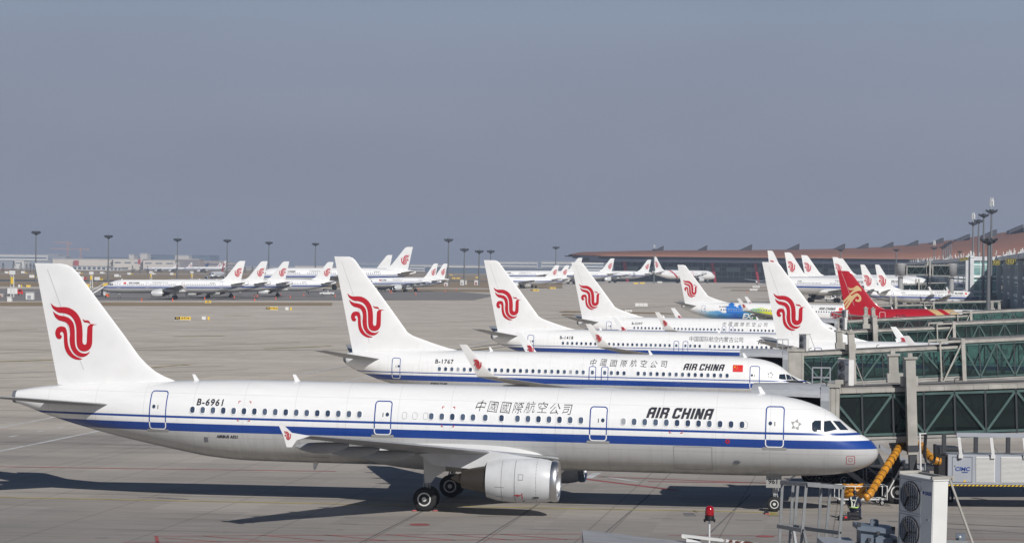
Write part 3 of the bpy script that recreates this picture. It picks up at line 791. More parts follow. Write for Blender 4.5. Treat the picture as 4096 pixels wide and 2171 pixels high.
            if w_ > .65:
                ch('door_window', cached(('dwin', ty, di, sd), lambda: body_decal('door_window', ty, shapes2d([[(.09*cos(k*pi/6)+(.22 if di in (1, 2) else -.22), .10*sin(k*pi/6)) for k in range(12)]]), x, zc+.18, sd, M['pane'], True, .024)), D)
                ch('door_handle', cached(('dh', ty, di, sd), lambda: body_decal('door_handle', ty, shapes2d([[(-.02, -.1), (.02, -.1), (.02, .1), (-.02, .1)]]), x, zc+.16, sd, M['ink'], True, .024)), D)
                if det >= 3:
                    ch('scuff_plate', cached(('sp', ty, di, sd), lambda: body_decal('scuff_plate', ty, shapes2d([rrect(w_+.26, .13, .05)]), x, z0-.05, sd, M['grey'], True, .013)), D)
    # lettering
    def tx(name, key, s, size, x, z, m=M['ink'], **kw):
        ch(name, cached(('tx', ty, sd)+key, lambda: body_decal(name, ty, text2d(s, size, **kw), x, z, sd, m, False, .022)))
    if text == 'AIR CHINA':
        ch('airline_name', cached(('tx', ty, sd, text, cnstyle), lambda: body_decal('airline_name', ty, block_text(text, .51, 3.35), (9.72 if ty == 'A321' else 8.4) if is3 else (8.8 if cnstyle == 'brush' else 7.2), 4.97 if is3 else 4.24, sd, M['ink'], False, .022)))
        text = None
    if is3:
        if text: tx('airline_name', (text,), text, .62, 9.75 if ty == 'A321' else 8.2, 4.86, shear=.20, bold=.012, space=1.02, width=1.10)
        if cn: tx('airline_name', ('cn',), cn, .60, 17.55 if ty == 'A321' else 15.5, 5.0, shear=.22, bold=-.0075, space=1.20, width=.94, brush=True)
        if reg: tx('registration', (reg,), reg, .45, 33.55-T_, 4.88, shear=.12, bold=.010, space=1.15)
        if det >= 3: tx('type_name', ('ty',), "AIRBUS A321", .20, 32.6, 3.18, shear=.1, bold=.006)
    else:
        if text: tx('airline_name', (text,), text, .62, 8.8, 4.22, shear=.20, bold=.012, space=1.02, width=1.08)
        if cn:
            if cnstyle == 'brush': tx('airline_name', ('cn',), cn, .60, 14.9, 4.36, shear=.2, bold=-.004, space=1.78, width=.97, brush=True)
            else: tx('airline_name', (cn,), cn, .60, 13.4, 4.34, m=M['greytxt'], width=.90)
        if reg: tx('registration', (reg,), reg, .46, 29.8, 4.2, bold=.010, space=1.15)
        if reg and det >= 2: tx('type_name', ('ty',), "BOEING 737-800", .19, 30.2, 2.42, shear=.25, bold=.006)
    if flag and det >= 1 and (not is3 or sd > 0):
        fx, fz = (6.1, 4.2) if not is3 else (6.9, 4.95)
        ch('flag_decal', cached(('flag', ty, sd), lambda: body_decal('flag_decal', ty, shapes2d([[(-.4, -.27), (.4, -.27), (.4, .27), (-.4, .27)]]), fx, fz, sd, M['flag'], False, .022)))
        if det >= 2: ch('flag_stars', cached(('flst', ty, sd), lambda: body_decal('flag_stars', ty, shapes2d([[(cx+r*(1 if k % 2 == 0 else .42)*sin(k*pi/5), cy+r*(1 if k % 2 == 0 else .42)*cos(k*pi/5)) for k in range(10)] for cx, cy, r in ((-.25, .11, .09), (-.09, .2, .03), (-.03, .13, .03), (-.03, .04, .03), (-.09, -.03, .03))]), fx, fz, sd, M['yellow'], False, .026)))
    if det >= 2:
        # five-pointed alliance emblem behind the cockpit
        ex_, ez_ = (4.02, 4.57) if is3 else (3.5, 3.74)
        def star():
            P_ = []
            for k in range(5):
                t0 = 2*pi*k/5+.2; c = (.215*sin(t0), .215*cos(t0))
                P_.append([(c[0]+.13*sin(t0), c[1]+.13*cos(t0)), (c[0]+.14*sin(t0+2.2), c[1]+.14*cos(t0+2.2)), (c[0]+.13*sin(t0-2.0), c[1]+.13*cos(t0-2.0))])
            return shapes2d([[(a*.82, b*.82) for a, b in q] for q in P_])
        ch('alliance_emblem', cached(('star', ty, sd), lambda: body_decal('alliance_emblem', ty, star(), ex_, ez_, sd, M['grey'], True, .022)))
        # antennas on the spine
        def ant(x, h, c, top=True):
            bm = bmesh.new(); t, b, w_ = body_at(ty, x); z = t-.03 if top else b+.03; s6 = 1 if top else -1
            poly_prism(bm, [(-x, z), (-x-c, z), (-x-c-.12*s6*1, z+s6*h), (-x-c*.55-.1, z+s6*h)], -.02, .02)
            return mesh_of('antenna', bm, M['whitebright'], False)
        L = a['L']
        for q, (x, h, c, tp) in enumerate(((L*.115, .38, .28, True), (L*.66, .36, .28, True), (L*.80, .34, .26, True), (L*.35, .3, .4, False), (L*.635, .4, .3, False))):
            if tp: x = {True: (5.6, 29.3, 34.6), False: (5.4, 13.0, 26.0)}[is3][q] - (T_ if q else 0)
            ch('antenna', cached(('ant', ty, q), lambda: ant(x, h, c, tp)))
    if paint == 'expo':
        hall = [[(-1.5,-1),(-1.5,.1),(-1.9,.1),(-1.2,.5),(-1.0,.5),(-1.0,.75),(-1.3,.75),(-.6,1.15),(-.5,1.45),(-.4,1.15),(.3,.75),(0,.75),(0,.5),(.2,.5),(.7,.2),(.9,.2),(.9,.45),(.6,.45),(1.3,.8),(2.0,.45),(1.8,.45),(1.8,-1)]]
        ch('artwork', body_decal('artwork', ty, shapes2d(hall), 27.6, 3.95, sd, M['midblue'], True, .02))
        ch('artwork_lettering', body_decal('artwork_lettering', ty, text2d('EXPO', 1.5, .25, .05), 24.0, 2.35, sd, M['whitebright'], False, .022))
        ch('artwork_lettering', body_decal('artwork_lettering', ty, text2d('2019', 1.05, .25, .03), 19.8, 4.15, sd, M['whitebright'], False, .022))
    if det >= 3 and ty == 'A321':
        def mk(): 
            P_ = []
            for cx in (31.75, 21.3, 9.9):
                for dx, dz, ax, az in ((-.33, .5, 1, -1), (.33, .5, -1, -1), (-.33, -.5, 1, 1), (.33, -.5, -1, 1)):
                    if cx == 9.9 and dz > 0: continue
                    x0_, z0_ = -cx+dx, 4.5+dz
                    P_.append([(x0_, z0_), (x0_+ax*.11, z0_), (x0_+ax*.11, z0_+az*.03), (x0_+ax*.03, z0_+az*.03), (x0_+ax*.03, z0_+az*.11), (x0_, z0_+az*.11)])
            return shapes2d(P_)
        ch('rescue_mark', body_decal('rescue_mark', ty, mk(), 0, 0, sd, M['logored'], True, .02))
        for x0_, x1_, z0_, z1_ in ((8.1, 10.0, 2.15, 3.36), (27.5, 28.9, 2.2, 3.2)):
            wv = .016; P_ = [[(-x1_, z0_), (-x0_, z0_), (-x0_, z1_), (-x1_, z1_)], [(-x1_+wv, z0_+wv), (-x0_-wv, z0_+wv), (-x0_-wv, z1_-wv), (-x1_+wv, z1_-wv)]]
            ch('cargo_door_seam', body_decal('cargo_door_seam', ty, shapes2d(P_), 0, 0, sd, M['grey'], True, .02))
        for P_ in ([(-6.9+.17*cos(k*pi/8), 2.62+.09*sin(k*pi/8)) for k in range(16)], [(-33.75+dx, 3.0+dz) for dx, dz in ((-.1, -.1), (.1, -.12), (.1, .12), (-.1, .12))]):
            ch('vent', body_decal('vent', ty, shapes2d([P_]), 0, 0, sd, M['wingdark'], True, .02))
        ch('static_port', body_decal('static_port', ty, shapes2d([[(-7.35+.11*cos(k*pi/8), 3.66+.11*sin(k*pi/8)) for k in range(16)], [(-7.35+.05*cos(k*pi/8), 3.66+.05*sin(k*pi/8)) for k in range(16)]]), 0, 0, sd, M['logored'], True, .02))
        ch('blank_window_rim', body_decal('blank_window_rim', ty, shapes2d(sum([[[(u-x, v+4.5) for u, v in rrect(.24, .34, .1)], [(u-x, v+4.5) for u, v in rrect(.22, .32, .09)]] for x in (23.5, 22.97, 22.43, 6.5)], [])), 0, 0, sd, M['grey'], True, .02))
        ch('hatch_mark', body_decal('hatch_mark', ty, shapes2d([[(u-1.35, v+2.86) for u, v in rrect(.42, .42, .06)], [(u-1.35, v+2.86) for u, v in rrect(.385, .385, .05)], [(u-1.35, v+2.88) for u, v in rrect(.18, .18, .03)], [(u-1.35, v+2.88) for u, v in rrect(.15, .15, .02)]]), 0, 0, sd, M['logored'], True, .02))
    return R
# ------------------------------------------------------------------ ground
def concrete():
    m = bpy.data.materials.new('apron_concrete'); m.use_nodes = True; t = NT(m); b = t.N['Principled BSDF']
    g = t.N.new('ShaderNodeNewGeometry').outputs['Position']
    r = t.mapping(g, rot=(0, 0, radians(8.17)))
    sp = t.N.new('ShaderNodeSeparateXYZ'); t.L.new(r, sp.inputs[0]); X, Y, Z = sp.outputs
    def joint(v, per, wd): 
        f = t.math('FRACT', t.math('ADD', t.math('MULTIPLY', v, 1/per), 500.37)); return t.math('LESS_THAN', f, wd/per)
    jl = t.math('MAXIMUM', joint(X, 5.0, .07), t.math('MULTIPLY', joint(Y, 5.0, .09), .6))
    jb = t.math('MAXIMUM', joint(X, 35.0, .10), joint(Y, 35.0, .5))
    n1 = t.noise(t.mapping(g, (.012, .05, 1)), 1.0, 7, .62)
    n2 = t.noise(t.mapping(g, (.07, .35, 1)), 1.0, 7, .62)
    n3 = t.noise(t.mapping(r, (.5, 2.2, 1)), 1.0, 6, .6)
    vo = t.N.new('ShaderNodeTexVoronoi'); 
    cell = t.N.new('ShaderNodeVectorMath'); cell.operation = 'FLOOR'
    sc = t.N.new('ShaderNodeVectorMath'); sc.operation = 'SCALE'; sc.inputs['Scale'].default_value = .2; t.L.new(r, sc.inputs[0]); t.L.new(sc.outputs[0], cell.inputs[0])
    wn_ = t.N.new('ShaderNodeTexWhiteNoise'); wn_.noise_dimensions = '2D'; t.L.new(cell.outputs[0], wn_.inputs[0])
    t.N.remove(vo)
    spg = t.N.new('ShaderNodeSeparateXYZ'); t.L.new(g, spg.inputs[0])
    far_ = t.ramp(t.math('ADD', spg.outputs[1], t.math('MULTIPLY', t.math('SUBTRACT', n1, .5), 160)), 125, 215)   # parking stands are dirtier than the taxiway
    clean = t.mix(t.ramp(n1, .32, .68), (.52, .465, .39), (.62, .56, .48))
    dirty = t.mix(t.ramp(n1, .32, .68), (.270, .252, .232), (.345, .312, .275))
    base = t.mix(far_, dirty, clean)
    base = t.mix(t.ramp(n2, .45, .72, 0, .5), base, t.mix(far_, (.200, .190, .188), (.43, .385, .33)))
    k = t.math('MULTIPLY', t.ramp(wn_.outputs[0], 0, 1, .90, 1.06), t.ramp(n3, .3, .75, 1.08, .88))
    k = t.math('MULTIPLY', k, t.math('SUBTRACT', 1.0, t.math('MULTIPLY', jl, .34)))
    k = t.math('MULTIPLY', k, t.math('SUBTRACT', 1.0, t.math('MULTIPLY', jb, .25)))
    # rubber streaks running along the taxi direction
    n4 = t.noise(t.mapping(r, (.02, .9, 1)), 1.0, 5, .7); n5 = t.noise(t.mapping(r, (.05, .07, 1)), 1.0, 3)
    st = t.math('MULTIPLY', t.ramp(n4, .54, .72), t.ramp(n5, .44, .60, 0, .40))
    k = t.math('MULTIPLY', k, t.math('SUBTRACT', 1.0, st))
    # oil spots
    n6 = t.noise(t.mapping(g, (.6, .9, 1)), 1.0, 3)
    k = t.math('MULTIPLY', k, t.ramp(n6, .68, .76, 1, .62))
    v = t.N.new('ShaderNodeVectorMath'); v.operation = 'SCALE'; t.L.new(base, v.inputs[0]); t.L.new(k, v.inputs['Scale'])
    t.L.new(v.outputs[0], b.inputs['Base Color']); b.inputs['Roughness'].default_value = .82; b.inputs['Specular IOR Level'].default_value = .3
    return m
def patchy(name, c1, c2, sx=.02, sy=.12, rough=.9):
    m = bpy.data.materials.new(name); m.use_nodes = True; t = NT(m); b = t.N['Principled BSDF']
    g = t.N.new('ShaderNodeNewGeometry').outputs['Position']
    n = t.noise(t.mapping(g, (sx, sy, 1)), 1.0, 8, .65)
    t.L.new(t.mix(t.ramp(n, .35, .65), c1, c2), b.inputs['Base Color']); b.inputs['Roughness'].default_value = rough; b.inputs['Specular IOR Level'].default_value = .2
    return m
M['concrete'] = concrete()
M['drygrass'] = patchy('dry_grass', (.26, .19, .115), (.36, .28, .18))
M['asphalt'] = patchy('asphalt', (.20, .19, .185), (.28, .265, .25), .01, .06)
M['runway'] = patchy('runway_asphalt', (.07, .07, .075), (.11, .11, .11), .01, .05)
Ds = [-40, 20, 60, 100, 140, 200, 260, 330, 400, 470]+[480+k*18.5 for k in range(1, 21)]+[900, 1000, 1300, 1700, 2300, 3200, 4500, 6500, 9500, 14000]
def ground():
    bm = bmesh.new(); prev = None
    for D in Ds:
        W_ = 400+D*.8 if D > 0 else 400
        row = [bm.verts.new((x*W_, D, gz(D))) for x in (-1, -.5, 0, .5, 1)]
        if prev:
            for k in range(4): bm.faces.new((prev[k], prev[k+1], row[k+1], row[k]))
        prev = row
    o = obj('ground', bm, M['concrete']); tag(o, kind='structure')
ground()
def sheet(name, left, right, m, lift, rows=8, kind='structure', label=None):
    """strip between a left and a right edge given as photo points of equal rows (near to far)"""
    bm = bmesh.new(); L = [gp(*p) for p in left]; R = [gp(*p) for p in right]; prev = None
    for i in range(len(L)-1):
        for k in range(rows+(i == len(L)-2)):
            t = k/rows; a = L[i].lerp(L[i+1], t); b = R[i].lerp(R[i+1], t); row = []
            for q in range(7):
                p = a.lerp(b, q/6); p.z = gz(p.y)+lift; row.append(bm.verts.new(p))
            if prev:
                for q in range(6): bm.faces.new((prev[q], prev[q+1], row[q+1], row[q]))
            prev = row
    return tag(obj(name, bm, m), kind=kind)
sheet('asphalt_apron', [(-900, 1206), (-900, 1172), (-900, 1150)], [(1900, 1200), (1990, 1180), (1800, 1164)], M['asphalt'], .05)
sheet('grass_strip', [(-900, 1224), (-900, 1209)], [(1330, 1222), (1330, 1211)], M['drygrass'], .08, 3)
sheet('grass_field', [(-900, 1142), (-900, 1126)], [(2250, 1152), (2250, 1128)], M['drygrass'], .06)
sheet('grass_field', [(-900, 1114), (-900, 1093)], [(2300, 1124), (2300, 1100)], M['drygrass'], .06)
sheet('runway', [(-900, 1124), (-900, 1115.5)], [(2300, 1127.5), (2300, 1124.8)], M['runway'], .05, 3)
sheet('grass_field', [(-900, 1091), (-900, 1076)], [(2300, 1098), (2300, 1086)], M['drygrass'], .06)
sheet('grass_strip', [(1560, 1163), (1560, 1153)], [(1960, 1168), (1960, 1158)], M['drygrass'], .07, 3)
sheet('grass_patch', [(2235, 1249), (2260, 1244)], [(2720, 1256), (2620, 1250)], M['drygrass'], .08, 2)
sheet('grass_patch', [(2790, 1237), (2800, 1228)], [(3080, 1240), (3075, 1230)], M['drygrass'], .08, 2)
sheet('grass_patch', [(2920, 1163), (2930, 1159)], [(3300, 1165), (3300, 1160)], M['drygrass'], .08, 2)
sheet('grass_patch', [(2880, 1151), (2900, 1148)], [(3300, 1153), (3300, 1149)], M['drygrass'], .08, 2)
sheet('grass_patch', [(2250, 1262), (2250, 1256)], [(2560, 1268), (2560, 1261)], M['drygrass'], .08, 2)
M['sealant'] = mat('dark_sealant', (.15, .145, .14), .9, noise=(.4, .3))
M['m_red'] = mat('mark_red', (.36, .09, .09), .8, noise=(.8, .5)); M['m_white'] = mat('mark_white', (.58, .58, .58), .8, noise=(.6, .3)); M['m_yellow'] = mat('mark_yellow', (.46, .38, .12), .8, noise=(.5, .5))
def line(bm, a, b, wd, lift=.006):
    A = gp(*a); B = gp(*b); d = (B-A); d.z = 0; d.normalize(); n = Vector((-d.y, d.x, 0))*wd/2
    k = max(1, int((B-A).length/60)); rows = []
    for i in range(k+1):
        p = A.lerp(B, i/k); z = gz(p.y)+lift+(.03 if p.y > 300 else 0)
        rows.append([bm.verts.new((p.x+n.x, p.y+n.y, z)), bm.verts.new((p.x-n.x, p.y-n.y, z))])
    for p, q in zip(rows, rows[1:]): bm.faces.new((p[0], p[1], q[1], q[0]))
def lines(name, m, L, wd):
    bm = bmesh.new()
    for q in L: line(bm, q[0], q[1], q[2] if len(q) > 2 else wd, .006 if m is not M['m_yellow'] else .010)
    tag(obj(name, bm, m), kind='structure')
lines('yellow_marking', M['m_yellow'], [((-300, 1982), (3120, 2049), .32), ((-100, 1449), (215, 1440), 1.0), ((520, 1476), (760, 1458), .6), ((700, 1346), (900, 1343), 1.2), ((900, 1266), (1010, 1262), .8), ((1060, 1313), (1260, 1316), .8), ((0, 1322), (150, 1316), .6),
    ((1500, 1440), (1960, 1392), .7), ((1060, 1395), (1330, 1384), .8), ((2520, 1330), (2640, 1326), .5), ((3080, 2056), (3120, 2056), 1.2), ((2785, 2044), (2795, 2044), 1.0)], .4)
lines('red_marking', M['m_red'], [((-300, 1861), (1350, 1884), .35), ((2328, 1912), (2720, 1960), .5), ((2400, 1905), (3500, 1948), .35), ((2600, 1925), (3600, 1936), .4),
    ((500, 2168), (2340, 2155), .16), ((622, 2143), (2340, 2134), .14), ((635, 2143), (642, 2172), .16), ((660, 2150), (900, 2166), .14), ((820, 2142), (1050, 2160), .14), ((1050, 2139), (1303, 2161), .16), ((1312, 2138), (1555, 2161), .16), ((1555, 2136), (1832, 2159), .16), ((1802, 2136), (2065, 2159), .16), ((2010, 2135), (2280, 2156), .16),
    ((2680, 2140), (3260, 2142), .12), ((3560, 2150), (4200, 2160), .12)], .2)
lines('white_marking', M['m_white'], [((-60, 1722), (225, 1667), .35), ((-60, 1817), (410, 1721), .35), ((1200, 1497), (1389, 1464), .45), ((1349, 1532), (1490, 1503), .45), ((1886, 1377), (1974, 1360), .6), ((1292, 1513), (1310, 1510), .4), ((2358, 1912), (2396, 1890), .5), ((2420, 1905), (2560, 1925), .3),
    ((45, 1746), (80, 1740), .3), ((145, 1728), (180, 1722), .3), ((236, 1710), (266, 1705), .3), ((1130, 1180), (1560, 1176), .5), ((1100, 1190), (1380, 1187), .5)], .3)
lines('joint_sealant', M['sealant'], [((1706, 2039), (1440, 2175), .09), ((2160, 2016), (1910, 2175), .09), ((2610, 1976), (2420, 2140), .09), ((3010, 1976), (2840, 2140), .09), ((-300, 1398), (4200, 1406), .5), ((-300, 1326), (900, 1322), .5), ((900, 1322), (2300, 1268), .4), ((-300, 1548), (4200, 1562), .25), ((-300, 1640), (2000, 1648), .15), ((-300, 1776), (3300, 1790), .12), ((-200, 1420), (1200, 1368), .35)], .1)
M['rubber'] = mat('rubber_mark', (.17, .165, .165), .85, noise=(.35, .45))
lines('rubber_marking', M['rubber'], [((3560, 2083), (4250, 2112), .30), ((3640, 2103), (4250, 2140), .22), ((1920, 2063), (2060, 2066), .16), ((640, 1990), (760, 1996), .35), ((560, 1986), (690, 1990), .2), ((1370, 2093), (1440, 2096), .1), ((2100, 2114), (2260, 2119), .08), ((620, 1600), (1500, 1590), .3), ((-200, 1500), (900, 1462), .5), ((-200, 1520), (1000, 1476), .4), ((1500, 1442), (2350, 1330), .5), ((1560, 1446), (2400, 1338), .4), ((2300, 1250), (3000, 1205), .7), ((2950, 2078), (3060, 2080), .12), ((2610, 2070), (2700, 2073), .12)], .3)
bm = bmesh.new()
for px, py, w_ in ((1689, 2097, .48), (3071, 2144, .42)):
    c = gp(px, py, .012)
    for r0, r1 in ((0.0, w_),): 
        vs = [bm.verts.new((c.x+r1*cos(k*pi/12), c.y+r1*sin(k*pi/12), c.z)) for k in range(24)]; bm.faces.new(vs)
tag(obj('hydrant_marking', bm, M['m_red']), kind='structure')

for px, py, w_, h_ in ((2768, 2057, .55, 1.6), (3103, 2060, .5, .8)):
    c = gp(px, py, .009); bm = bmesh.new(); box(bm, c.x-w_/2, c.x+w_/2, c.y-h_/2, c.y+h_/2, .004, .009); tag(obj('stand_marking', bm, M['rubber']), kind='structure')
# ------------------------------------------------------------------ airliners
rzN = lambda yaw: -yaw
def at_fit(X, D): return (X, D, gz(D))
near = 'airliners parked nose-in at the gates'
airliner('A321', at_fit(18.194, 125.263), -radians(8.17), 'white twin jet with AIR CHINA lettering and registration B-6961, nearest of all the airliners', near, reg='B-6961', tailno='961', det=3)
airliner('B737', at_fit(24.33, 203.11), -.119, 'white twin jet registered B-1767 with winglets and a Chinese flag, parked second from the camera', near, reg='B-1767', det=2)
airliner('B737', at_fit(35.8, 276.05), -.117, 'white twin jet registered B-1418 with thin grey Chinese lettering on its side', near, reg='B-1418', det=2, cn="中国国际航空内蒙古公司", cnstyle='thin', flag=False)
airliner('B737', at_fit(47.2, 350.05), -.122, 'white twin jet registered B-5397 parked behind the one registered B-1418', near, reg='B-5397', det=2)
airliner('B737', at_fit(72.58, 511.2), -.132, 'twin jet registered B-5497 painted with blue, green and yellow festival artwork', near, reg='B-5497', det=2, paint='expo')
airliner('B737', at_fit(63.2, 241.3), -.118, 'white twin jet with its tail before the covered bridges, body seen through their glass', near, det=2, reg='B-1946')
airliner('A320', at_fit(87.7, 396.6), -.12, 'red airliner with a golden bird on its tail and a white nose', near, det=2, paint='red', logo='gb', fincol='tailred', text='深圳航空', cn=None, reg='B-6196', flag=False)
airliner('B737', at_fit(144.7, 785), .48, 'white twin jet registered B-5341 with its nose against the glazed pier', near, reg='B-5341', det=2)
def tail_at(px, py_ignored, s, rz, L, sc=1.0):
    """nose position from where the fin tip stands"""
    D = FP/s; X = (px-2048)/s
    return (X+L*sc*cos(rz), D+L*sc*sin(rz), gz(D))
for k, (px, py, lb) in enumerate(((1668, 2041, 'small black and orange wheel chock behind the nearest main wheel'), (1752, 2041, 'small black and orange wheel chock in front of the nearest main wheel'), (3076, 2054, 'small dark wheel chock behind the nose wheel'))):
    c = gp(px, py); bm = bmesh.new(); poly_prism(bm, [(-.12, 0), (.12, 0), (.05, .15), (-.05, .15)], -.35, .35); box(bm, -.11, .11, -.37, -.352, .01, .07, None, 1)
    o = obj('wheel_chock', bm, [M['black'], M['m_red']], None, loc=(c.x, c.y, 0)); tag(o, lb, 'chock', 'wheel chocks')
mid = 'airliners parked beyond the red-tailed one'
p = tail_at(3440, 0, 13.0, .42, 39.3); airliner('B737', p, .42, 'white twin jet whose tail stands just left of the tail of the one registered B-5341', mid, det=1)
p = tail_at(3068, 0, 12.3, .80, 43.5, 1.42); airliner('A321', p, .80, 'wide-body jet with blue-striped body, tail leftmost of the cluster above the red tail', mid, det=1, scale=1.42, reg='B-5786', paint='a321')
p = tail_at(3136, 0, 11.2, .5, 43.5, 1.42); airliner('A321', p, .5, 'wide-body jet registered B-6090 with its tail second from the left in the cluster', mid, det=1, scale=1.42, reg='B-6090')
p = tail_at(3203, 0, 9.5, .3, 43.5, 1.42); airliner('A321', p, .3, 'wide-body jet with its tail third from the left in the cluster', mid, det=1, scale=1.42)
p = tail_at(3318, 0, 8.4, .25, 43.5, 1.45); airliner('A321', p, .25, 'wide-body jet with its tail just behind and left of the golden bird tail', mid, det=1, scale=1.42)
p = tail_at(3350, 0, 7.6, .25, 43.5, 1.42); airliner('A321', p, .25, 'wide-body jet mostly hidden, only its tail edge showing behind another tail above the red jet', mid, det=1, scale=1.42, logo=None)
far = 'airliners parked across the apron facing left'
def left_pl(ty, px, s, ang, label, **kw):
    """nose left; ang>0 swings the tail towards the camera"""
    rz = pi+ang*-1
    L = {'A321': 43.5, 'A320': 36.56, 'B737': 39.3}[ty]*kw.get('scale', 1)
    D = FP/s; X = (px-2048)/s
    n = (X+L*cos(rz), D+L*sin(rz), gz(D)); kw.setdefault('det', 1)
    return airliner(ty, n, rz, label, kw.pop('group', far), side=1, **kw)
left_pl('A321', 982, 13.0, -.06, 'long white twin jet facing left with its whole side in view, nearest across the apron', det=2, reg='B-6555')
left_pl('A320', 1071, 12.55, -.08, 'white twin jet facing left, its tail second from the left, tucked behind the long one')
left_pl('A320', 1158, 12.3, -.08, 'white twin jet facing left, its tail third from the left, mostly hidden by its neighbours')
left_pl('A320', 1335, 11.8, -.12, 'white twin jet facing left beside the white pickup truck', reg='B-4611')
left_pl('A321', 1652, 9.1, -.10, 'very large white jet registered B-2070 standing behind the left-facing row', reg='B-2070', scale=1.6)
left_pl('A321', 1570, 8.0, -.10, 'large jet with a plain tail showing just behind the tail of the one registered B-2070', scale=1.35, logo=None)
left_pl('A320', 1752, 9.6, -.62, 'white twin jet angled away with its tail left of a twin tail pair', reg='B-1602')
left_pl('A320', 1790, 9.3, -.62, 'white twin jet angled away with its tail right of a twin tail pair')
left_pl('A320', 2237, 7.9, -.18, 'small white twin jet facing left between two big tails, front of its group', reg='B-6386')
left_pl('A320', 2277, 7.7, -.25, 'small white twin jet facing left just behind the front one of its group')
left_pl('A321', 2330, 6.3, -.10, 'large white jet with its nose behind the front jet of the small left-facing group', scale=1.42)
left_pl('A321', 2458, 6.1, -.35, 'wide-body jet facing left in front of the far terminal, left of another', scale=1.42)
left_pl('A321', 2605, 5.5, -.35, 'wide-body jet facing left in front of the far terminal, its tail touching a nose-right jet', scale=1.42)
left_pl('A320', 2518, 4.2, -.2, 'distant jet whose small tail shows between two wide-body tails at the terminal')
p = tail_at(2613, 0, 5.5, .8, 43.5, 1.6); airliner('A321', p, .8, 'large white jet with red artwork on its side in front of the far terminal', 'airliners at the far terminal', det=1, scale=1.6, paint='smile', text='Smiling China', cn=None)
rem = 'tiny airliners beyond the far grass'
left_pl('A321', 714, 3.3, 0.1, 'tiny distant jet, leftmost of the row beyond the grass', group=rem, windows=False)
left_pl('A321', 770, 3.3, 0.1, 'tiny distant jet, second from the left of the row beyond the grass', group=rem, windows=False)
M['tailnavy'] = mat('navy_paint', (.03, .05, .14), .4)
left_pl('A320', 836, 3.2, 0.1, 'tiny distant jet with a dark blue tail', group=rem, fincol='tailnavy', logo=None, windows=False)
left_pl('A321', 885, 3.1, 0.1, 'tiny distant jet just right of the red-tailed jet that faces the camera', group=rem, windows=False)
left_pl('A321', 906, 3.4, 0.1, 'tiny distant jet with the rightmost tail of the row beyond the grass', group=rem, scale=1.2, windows=False)
D_ = FP/6.3
airliner('A320', ((842-2048)/6.3, D_, gz(D_)), -pi/2-.12, 'jet facing the camera with a bright red tail, alone on the far grass side', rem, side=1, det=1, fincol='tailred', logo=None, paint='plain', text=None, cn=None, drop=0)

# ------------------------------------------------------------------ floodlight masts
M['mast'] = mat('mast_steel', (.16, .17, .18), .5, metal=.3); M['lampblk'] = mat('lamp_housing', (.05, .055, .065), .5)
M['cream'] = mat('cream_paint', (.385, .37, .335), .5, noise=(1.1, .28)); M['greyp'] = mat('grey_paint', (.30, .315, .345), .45, noise=(1.2, .1)); M['roofgrey'] = mat('roof_grey', (.34, .34, .345), .55, noise=(2, .2, (1, 1, 1)))
M['orange'] = mat('orange', (.70, .12, .02), .5); M['darksteel'] = mat('dark_steel', (.035, .038, .045), .6); M['panelw'] = mat('panel_white', (.66, .66, .64), .5, noise=(2, .08))
def mast(base, H, label, antenna=False, group='floodlight masts', hs=1.0):
    o = empty('floodlight_mast', base, 0, label, 'light mast', group)
    def pole():
        bm = bmesh.new(); tube(bm, [(0, 0, 0), (0, 0, 1)], [.5, .26], 12); return mesh_of('pole', bm, M['mast'])
    p = link('pole', cached('mpole', pole), o); p.scale = (1, 1, H)
    def frame():
        bm = bmesh.new(); n = 20
        for zz, rr in ((0, 1.7), (-.5, 1.1)):
            tube(bm, [(rr*cos(2*pi*k/n), rr*sin(2*pi*k/n), zz) for k in range(n+1)], .09, 6, False)
        for k in range(6):
            a = k*pi/3; bar(bm, (0, 0, -1.2), (2.6*cos(a), 2.6*sin(a), .1), .14)
        tube(bm, [(0, 0, -1.2), (0, 0, .9)], .5, 10); tube(bm, [(0, 0, .9), (0, 0, 2.6)], .05, 5)
        return mesh_of('lamp_frame', bm, M['lampblk'])
    f = link('lamp_frame', cached('mframe', frame), o); f.location = (0, 0, H); f.scale = (hs,)*3
    def lamp():
        bm = bmesh.new(); box(bm, -.42, .42, -.25, .25, -.35, .35); box(bm, -.36, .36, .25, .31, -.3, .3); return mesh_of('floodlight', bm, M['lampblk'], False)
    for k in range(12):
        a = 2*pi*k/12; l = link('floodlight', cached('mlamp', lamp), f); r = 2.3 if k % 2 else 1.5
        l.location = (r*cos(a), r*sin(a), -.15+.35*(k % 3)); l.rotation_euler = (-.5, 0, a-pi/2)
    if antenna:
        def ant():
            bm = bmesh.new()
            for k in range(6):
                a = k*pi/3; box(bm, .9*cos(a)-.13, .9*cos(a)+.13, .9*sin(a)-.1, .9*sin(a)+.1, 1.6+.3*(k%2), 3.6+.4*(k%3))
                bar(bm, (0, 0, 2), (.9*cos(a), .9*sin(a), 2), .07)
            tube(bm, [(0, 0, .8), (0, 0, 4.6)], .1, 6)
            return mesh_of('antenna_panels', bm, M['panelw'], False)
        an = link('antenna_panels', cached('mant', ant), o); an.location = (0, 0, H); an.scale = (.62, .62, .9)
    return o
def mast_px(px, ytop, s, label, **kw):
    D = FP/s; X = (px-2048)/s; zt = CH+(Hz(px)-ytop)/s; g = gz(D); return mast((X, D, g), zt-g-.6, label, **kw)
names = ['first', 'second', 'third', 'fourth', 'fifth', 'sixth', 'seventh', 'eighth', 'ninth', 'tenth', 'eleventh']
